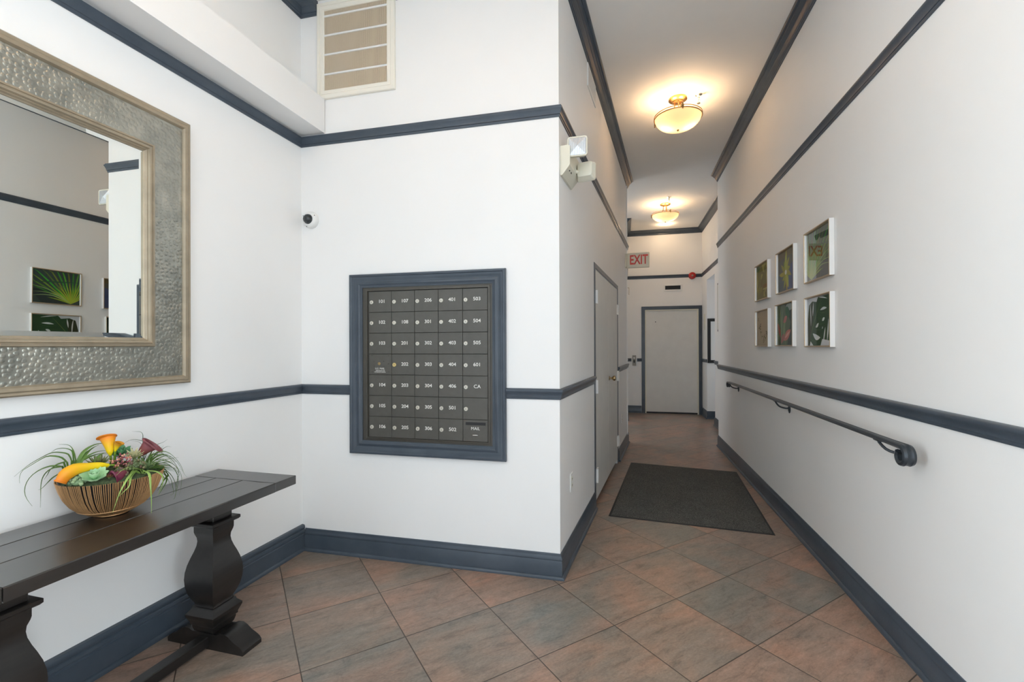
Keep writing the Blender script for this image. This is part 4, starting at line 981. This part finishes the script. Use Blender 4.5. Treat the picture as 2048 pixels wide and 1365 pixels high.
        for k in range(30):
            t = rs.random(); s_ = rs.choice((0, 1))
            x, z = (0.5-0.36*t, 0.1+0.72*t) if s_ else (0.5+0.34*t, 0.1+0.30*t)
            x += rs.gauss(0, 0.04); z += rs.gauss(0, 0.03); a = rs.uniform(0, 2*PI)
            P(leafshape(x*W_, z*H_, (x+0.08*math.cos(a))*W_, (z+0.06*math.sin(a))*H_, 0.018*W_), rs.choice([srgb(140, 126, 74), srgb(112, 106, 66), srgb(104, 84, 62)]))
PIC_FRAME = [(0, 0), (0, 0.0265), (0.0015, 0.028), (0.006, 0.028), (0.008, 0.024), (0.009, 0.014), (0.009, 0)]
M_LIT_SIDE = simple('lit_frame_side', (0.88, 0.88, 0.87, 1), 0.35)  # frame sides painted white as lit from the entrance; other faces stay champagne
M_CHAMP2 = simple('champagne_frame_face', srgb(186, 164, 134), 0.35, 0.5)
pics = [(3.05, 1.770, 0.335, 'palm', 'framed palm frond print, upper row, nearest the camera', -0.55),
        (3.655, 1.763, 0.326, 'flower', 'framed print of a yellow flower on violet grey, middle of the upper row', -0.2),
        (4.285, 1.763, 0.328, 'olive', 'framed olive and yellow foliage print, farthest of the upper row', -0.2),
        (3.045, 1.346, 0.328, 'monstera', 'framed green monstera leaf print on white, lower row, nearest the camera', -0.3),
        (3.680, 1.350, 0.330, 'tulip', 'framed print of pink buds among green leaves, middle of the lower row', 0),
        (4.280, 1.346, 0.327, 'sprig', 'framed beige print with small brown sprigs, farthest of the lower row', 0)]
for u, z, hgt, kind, lab, tilt in pics:
    Wp = 0.405
    Mx = WR.M(u+Wp/2, z+hgt/2, 0.001) @ Matrix.Rotation(math.radians(tilt), 4, 'Y')
    p = thing('framed_picture', Mx, lab, 'picture', 'botanical prints on the right wall')
    mb = MB(); mb.molding(-Wp/2, Wp/2, -hgt/2, hgt/2, PIC_FRAME); nf = len(PIC_FRAME)
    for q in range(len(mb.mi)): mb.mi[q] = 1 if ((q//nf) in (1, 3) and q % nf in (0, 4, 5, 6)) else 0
    mb.build('picture_frame', [M_CHAMP2, M_LIT_SIDE], p, 25)
    W_, H_ = Wp-0.019, hgt-0.019
    mb = MB(); prn(kind, mb, W_, H_)
    mb.v = [(x-W_/2, yy-0.010, zz-H_/2) for x, yy, zz in mb.v]
    mb.build('print', M_PRINT, p, 0, pigment=True)
    mb = MB(); mb.add([(-W_/2, -0.0125, -H_/2), (W_/2, -0.0125, -H_/2), (W_/2, -0.0125, H_/2), (-W_/2, -0.0125, H_/2)], [(0, 1, 2, 3)]); mb.build('glass', M_ACRYLIC, p, 0)
    mb = MB(); mb.box(-W_/2-0.002, W_/2+0.002, -0.0095, 0.0, -H_/2-0.002, H_/2+0.002); mb.build('backing', M_BLACK, p, 0)

# ------------------------------------------------------------------ ceiling lights
def bulb_light(name, loc, power, parent, r=0.03, col=WARM):
    L = bpy.data.lights.new(name, 'POINT'); L.energy = power; L.color = col; L.shadow_soft_size = r
    o = bpy.data.objects.new(name, L); COL.objects.link(o); o.parent = parent; o.location = loc; return o
LAMP_W = 3.6
def ceiling_lamp(loc, label, rot=0.0, power=LAMP_W):
    t = thing('ceiling_lamp', Matrix.Translation(loc) @ Matrix.Rotation(rot, 4, 'Z'), label, 'ceiling light', 'bowl ceiling lights')
    h = MB(); h.lathe([(0.084, 0.0), (0.084, -0.012), (0.074, -0.020), (0.050, -0.026), (0.046, -0.032), (0.020, -0.036), (0.0, -0.036)], (0, 0, 0), 32); h.build('canopy', M_SATIN, t, 30)
    for k in range(3):
        a = 2*PI*k/3+0.6
        h = MB(); h.tube(cat([(0.030*math.cos(a), 0.030*math.sin(a), -0.030), (0.034*math.cos(a), 0.034*math.sin(a), -0.09), (0.062*math.cos(a), 0.062*math.sin(a), -0.14), (0.150*math.cos(a), 0.150*math.sin(a), -0.168), (0.206*math.cos(a), 0.206*math.sin(a), -0.172)], 12), 0.0055, 8); h.build('arm', M_SATIN, t, 60)
        h = MB(); h.bbox(-0.010, 0.010, -0.011, 0.011, -0.014, 0.014, 0.003)
        c_ = Matrix.Translation((0.214*math.cos(a), 0.214*math.sin(a), -0.172)) @ Matrix.Rotation(a, 4, 'Z')
        h.v = [tuple(c_ @ Vector(p)) for p in h.v]
        h.lathe([(0.006, -0.030), (0.006, 0.020)], (0.222*math.cos(a), 0.222*math.sin(a), -0.172), 8); h.build('clip', M_BRASS, t, 40)
    h = MB(); h.torus((0, 0, -0.162), 0.211, 0.0042, 64, 8); h.torus((0, 0, -0.182), 0.211, 0.0048, 64, 8); h.build('rim', M_SATIN, t, 60)
    h = MB(); pr = [(0.205*math.cos(q*PI/2/12)**0.9 if q else 0.205, -0.176-0.112*math.sin(q*PI/2/12)) for q in range(13)]
    pr[-1] = (0.002, pr[-1][1]); h.lathe(pr, (0, 0, 0), 48, cap=False); h.build('glass_bowl', M_SHADE, t, 60)
    h = MB(); h.lathe([(0.004, -0.284), (0.011, -0.290), (0.009, -0.299), (0.003, -0.303)], (0, 0, 0), 12); h.build('finial', M_BRASS, t, 40)
    for s_ in (-1, 1):
        bulb_light('bulb_light', (0.088*s_, 0.0, -0.222), power, t)
    return t
ceiling_lamp((0.487, 4.50, ZC), 'gold-rimmed frosted glass bowl ceiling light, nearer one over the hall')
ceiling_lamp((0.645, 7.80, ZC), 'gold-rimmed frosted glass bowl ceiling light, farther one over the hall', 0.2)
ceiling_lamp((0.33, 1.20, ZC), 'gold-rimmed frosted glass bowl ceiling light, added out of view to light the near hall', 0.1)  # unseen lamp added in line with the hall pair to light the hall
ceiling_lamp((-1.05, 1.20, ZC), 'gold-rimmed frosted glass bowl ceiling light over the lobby', 0.4)
dl = thing('recessed_downlight', (0.757, 9.08, ZC), 'small round recessed downlight near the far end of the hall ceiling', 'ceiling light')
h = MB(); h.lathe([(0.078, 0.0), (0.078, -0.004), (0.066, -0.007), (0.060, -0.002)], (0, 0, 0), 28); h.build('trim_ring', M_WHITE, dl)
h = MB(); h.lathe([(0.066, -0.0035), (0.03, -0.0075), (0.0, -0.008)], (0, 0, 0), 24); h.build('lens', emissive('downlight_lens', (1, 0.85, 0.66, 1), 6), dl)
bulb_light('bulb_light', (0, 0, -0.05), 4, dl, 0.04)
for (x, y, lab) in ((0.664, 4.47, 'chrome fire sprinkler on the ceiling beside the nearer bowl light'), (0.672, 7.45, 'chrome fire sprinkler on the ceiling just before the farther bowl light')):
    s_ = thing('fire_sprinkler', (x, y, ZC), lab, 'sprinkler', 'ceiling sprinklers')
    h = MB(); h.lathe([(0.032, 0), (0.032, -0.004), (0.014, -0.012), (0.012, -0.03)], (0, 0, 0), 18); h.build('escutcheon', M_CHROME, s_)
    h = MB(); h.lathe([(0.008, -0.03), (0.008, -0.045), (0.004, -0.05), (0.004, -0.075), (0.016, -0.078), (0.016, -0.081)], (0, 0, 0), 14); h.tube([(-0.012, 0, -0.04), (-0.014, 0, -0.06), (0, 0, -0.076)], 0.002, 6); h.tube([(0.012, 0, -0.04), (0.014, 0, -0.06), (0, 0, -0.076)], 0.002, 6); h.build('sprinkler_head', M_CHROME, s_)

# ------------------------------------------------------------------ hall wall fittings
gv = thing('supply_air_grille', WH.M(1.10, 3.465), 'small white air grille high on the left hall wall under the crown moulding', 'vent')
mb = MB(); mb.molding(-0.18, 0.18, -0.090, 0.090, [(0, 0), (0, 0.006), (0.004, 0.009), (0.028, 0.009), (0.032, 0.004), (0.032, 0)]); mb.build('grille_frame', M_WHITE, gv)
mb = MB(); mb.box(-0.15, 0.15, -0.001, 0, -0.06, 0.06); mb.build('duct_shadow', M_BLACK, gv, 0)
mb = MB()
for k in range(9): mb.box(-0.148, 0.148, -0.008, -0.006, -0.055+k*0.0132, -0.046+k*0.0132)
mb.build('louvres', M_WHITE, gv, 0)

em = thing('emergency_light', WH.M(0.165, 2.465), 'cream emergency light box with two square lamp heads at the hall corner', 'emergency light')
mb = MB(); R = []
for x in (-0.135, 0.135):
    R.append([(x, -0.0005, 0.075), (x, -0.050, 0.075), (x, -0.058, 0.068), (x, -0.058, -0.040), (x, -0.052, -0.050), (x, -0.012, -0.098), (x, -0.0005, -0.098)])
mb.rings(R); mb.build('housing', M_CREAM, em, 25)
mb = MB(); mb.lathe([(0.006, 0), (0.006, -0.004)], (-0.045, -0.045, -0.060), 10, 'y'); mb.lathe([(0.004, 0), (0.004, -0.004)], (-0.09, -0.045, -0.062), 10, 'y'); mb.build('test_button', M_BLACK, em)
def lamp_head(c, rz, rx):
    E = Matrix.Translation(c) @ Matrix.Rotation(rz, 4, 'Z') @ Matrix.Rotation(rx, 4, 'X')
    mb = MB(); R = []
    def rsq(h, r, y, n=5):
        out = []
        for cx, cz, a0 in ((h-r, h-r, 0), (-h+r, h-r, PI/2), (-h+r, -h+r, PI), (h-r, -h+r, 1.5*PI)):
            for k in range(n): a = a0+PI/2*k/(n-1); out.append((cx+r*math.cos(a), y, cz+r*math.sin(a)))
        return out
    R = [rsq(0.030, 0.014, 0.050), rsq(0.046, 0.016, 0.040), rsq(0.054, 0.014, 0.010), rsq(0.058, 0.014, 0.0), rsq(0.058, 0.014, -0.012), rsq(0.052, 0.012, -0.012), rsq(0.050, 0.012, -0.009)]
    mb.rings(R); mb.v = [tuple(E @ Vector(p)) for p in mb.v]; hd = mb.build('lamp_head', M_CREAM, em, 35)
    mb = MB(); N = 20
    V = []; Fc = []
    for j in range(N+1):
        for k in range(N+1):
            x = -0.050+0.1*k/N; z = -0.050+0.1*j/N; d_ = max(abs(x), abs(z))/0.05
            V.append((x, -0.0115-0.010*(1-d_)-0.0007*(k % 2), z))
    for j in range(N):
        for k in range(N): Fc.append((j*(N+1)+k, j*(N+1)+k+1, (j+1)*(N+1)+k+1, (j+1)*(N+1)+k))
    mb.add(V, Fc); mb.v = [tuple(E @ Vector(p)) for p in mb.v]
    mb.build('lens', simple('prismatic_lens', (0.62, 0.65, 0.68, 1), 0.2, 0.6), hd, 0)
    mb = MB(); mb.lathe([(0.016, 0.0), (0.016, 0.05)], (0, 0, 0), 12, 'y')
    Mn = Matrix.Translation((c[0], -0.058, c[2]-0.01)) ; mb.v = [tuple(Mn @ Vector(p)) for p in mb.v]
ang = math.radians(-90+6)
lamp_head((-0.105, -0.098, 0.066), ang, 0.0)
lamp_head((0.085, -0.115, -0.015), math.radians(84), 0.12)
mb = MB(); mb.bbox(0.050, 0.0508, -0.155, -0.095, 0.008, 0.0105, 0.0002); mb.build('vent_slot', M_BLACK, em)
mb = MB(); mb.tube([(-0.055, -0.055, 0.055), (-0.062, -0.098, 0.060)], 0.012, 10); mb.tube([(0.050, -0.055, -0.02), (0.060, -0.105, -0.02)], 0.012, 10); mb.build('swivel', M_CREAM, em)

ex = thing('exit_sign', WH.M(3.72, 2.50), 'white box exit sign with red letters paled by glare sticking out from the left hall wall', 'exit sign')
mb = MB(); mb.bbox(-0.055, 0.055, -0.022, -0.0005, -0.09, 0.09, 0.003); mb.build('mounting_canopy', M_CREAM, ex, 30)
rzM = Matrix.Rotation(math.radians(5.9), 4, 'Z')
mb = MB(); mb.bbox(-0.022, 0.022, -0.312, -0.022, -0.100, 0.100, 0.004); bx = mb.build('sign_box', M_CREAM, ex, 30)
RED1 = simple('glare_red', srgb(214, 82, 74), 0.5);  # red lightened to stand for glare on the letters
for sx in (-1, 1):
    o = text_mesh('lettering', 'EXIT', 0.175, bx, RED1, 0, 0, 0, bold=0.004, sx=0.66)
    # lettering is built facing -y; turn it to face -x or +x
    o.location = (0.0235*sx, -0.175, 0.0); o.rotation_euler = (0, 0, PI/2 if sx > 0 else -PI/2)

def outlet(M, lab):
    t = thing('wall_outlet', M, lab, 'outlet', 'outlets on the left hall wall')
    h = MB(); h.bbox(-0.036, 0.036, -0.006, -0.0003, -0.058, 0.058, 0.002); h.build('cover_plate', M_WHITE, t, 30)
    for z in (-0.02, 0.02):
        h = MB(); h.lathe([(0.016, 0), (0.016, -0.002), (0.0, -0.002)], (0, -0.006, z), 16, 'y'); h.cur = 1
        h.box(-0.007, -0.005, -0.0088, -0.0080, z-0.004, z+0.005); h.box(0.005, 0.007, -0.0088, -0.0080, z-0.004, z+0.005); h.build('receptacle', [M_CREAM, M_BLACK], t, 30)
outlet(WH.M(0.295, 0.482), 'white duplex outlet low on the left hall wall beside the corner')
outlet(WH.M(3.185, 0.462), 'white duplex outlet low on the wall beyond the closet doors')
# small hanging bell at the end of the left hall wall
hb = thing('pull_chain', WH.M(3.93, 2.13), 'small chain with a metal ball hanging at the end of the left hall wall', 'pull chain')
h = MB(); h.bbox(-0.003, 0.003, -0.028, -0.0003, 0.031, 0.036, 0.0008); h.build('hook', M_BRASS, hb)
h = MB(); h.tube([(0, -0.026, 0.032), (0, -0.026, -0.045)], 0.0022, 6); h.build('chain', M_BRASS, hb)
h = MB(); h.ball((0, -0.026, -0.054), 0.009, 12, 10); h.build('metal_ball', M_CHROME, hb)

# ------------------------------------------------------------------ far wall fittings
fb = thing('fire_alarm_bell', WF.M(1.285, 2.725), 'round red fire alarm bell on the far wall over the upper rail', 'alarm')
h = MB(); h.lathe([(0.068, -0.0005), (0.070, -0.03), (0.064, -0.048), (0.040, -0.056), (0.0, -0.058)], (0, 0, 0), 28, 'y'); h.build('bell_dome', M_RED, fb, 40)
h = MB(); h.lathe([(0.018, -0.0575), (0.016, -0.064), (0.007, -0.068), (0, -0.068)], (0, 0, 0), 20, 'y'); h.build('hub', M_STEEL, fb, 40)
fv = thing('transfer_grille', WF.M(0.925, 2.505), 'white framed black louvred grille above the far door', 'vent')
mb = MB(); mb.molding(-0.175, 0.175, -0.068, 0.068, [(0, 0), (0, 0.010), (0.004, 0.013), (0.026, 0.013), (0.030, 0.008), (0.030, 0)]); mb.build('grille_frame', M_WHITE, fv)
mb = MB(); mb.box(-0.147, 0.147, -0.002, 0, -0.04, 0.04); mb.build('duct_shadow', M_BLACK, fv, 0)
mb = MB()
for k in range(5): mb.box(-0.146, 0.146, -0.008, -0.004, -0.038+k*0.016, -0.030+k*0.016)
mb.build('louvres', M_BLACK, fv, 0)
ic = thing('call_panel', WF.M(0.180, 1.055), 'narrow steel call button panel on the far wall left of the door', 'call panel')
h = MB(); h.bbox(-0.036, 0.036, -0.006, -0.0003, -0.105, 0.105, 0.002); h.build('steel_plate', M_STEEL, ic)
h = MB(); h.bbox(-0.016, 0.016, -0.010, -0.006, 0.035, 0.065, 0.002); h.build('button', M_WHITE, ic)
h = MB(); h.bbox(-0.014, 0.014, -0.009, -0.006, -0.045, 0.010, 0.002); h.build('speaker', M_BLACK, ic)
# side lobby fittings
sb = thing('notice_board', Wall((1.59, 9.02), (1, 0)).M(0, 0), 'black framed notice board on the far wall of the side lobby', 'board')
mb = MB(); mb.molding(-0.115, 0.60, 1.03, 1.85, [(0, 0), (0, 0.02), (0.05, 0.02), (0.055, 0.012), (0.055, 0)]); mb.build('board_frame', M_BLACK, sb)
mb = MB(); mb.box(-0.06, 0.546, -0.010, 0, 1.084, 1.796); mb.build('board_face', M_WHITE, sb, 0)
dp = thing('directory_board', WS.M(7.70, 1.97), 'thin dark framed board on the recessed wall past the right corner', 'board')
mb = MB(); mb.bbox(-0.25, 0.25, -0.018, -0.0003, -0.39, 0.39, 0.003); mb.build('board_frame', M_BLACK, dp)
mb = MB(); mb.box(-0.22, 0.22, -0.0195, -0.0185, -0.36, 0.36); mb.build('board_face', M_CREAM, dp, 0)
sp = thing('door_sign', WS.M(9.25, 1.80), 'small pale plaque on the wall between the far door and the side opening', 'sign')
mb = MB(); mb.bbox(-0.06, 0.06, -0.008, -0.0003, -0.15, 0.15, 0.002); mb.build('plaque', M_CREAM, sp)
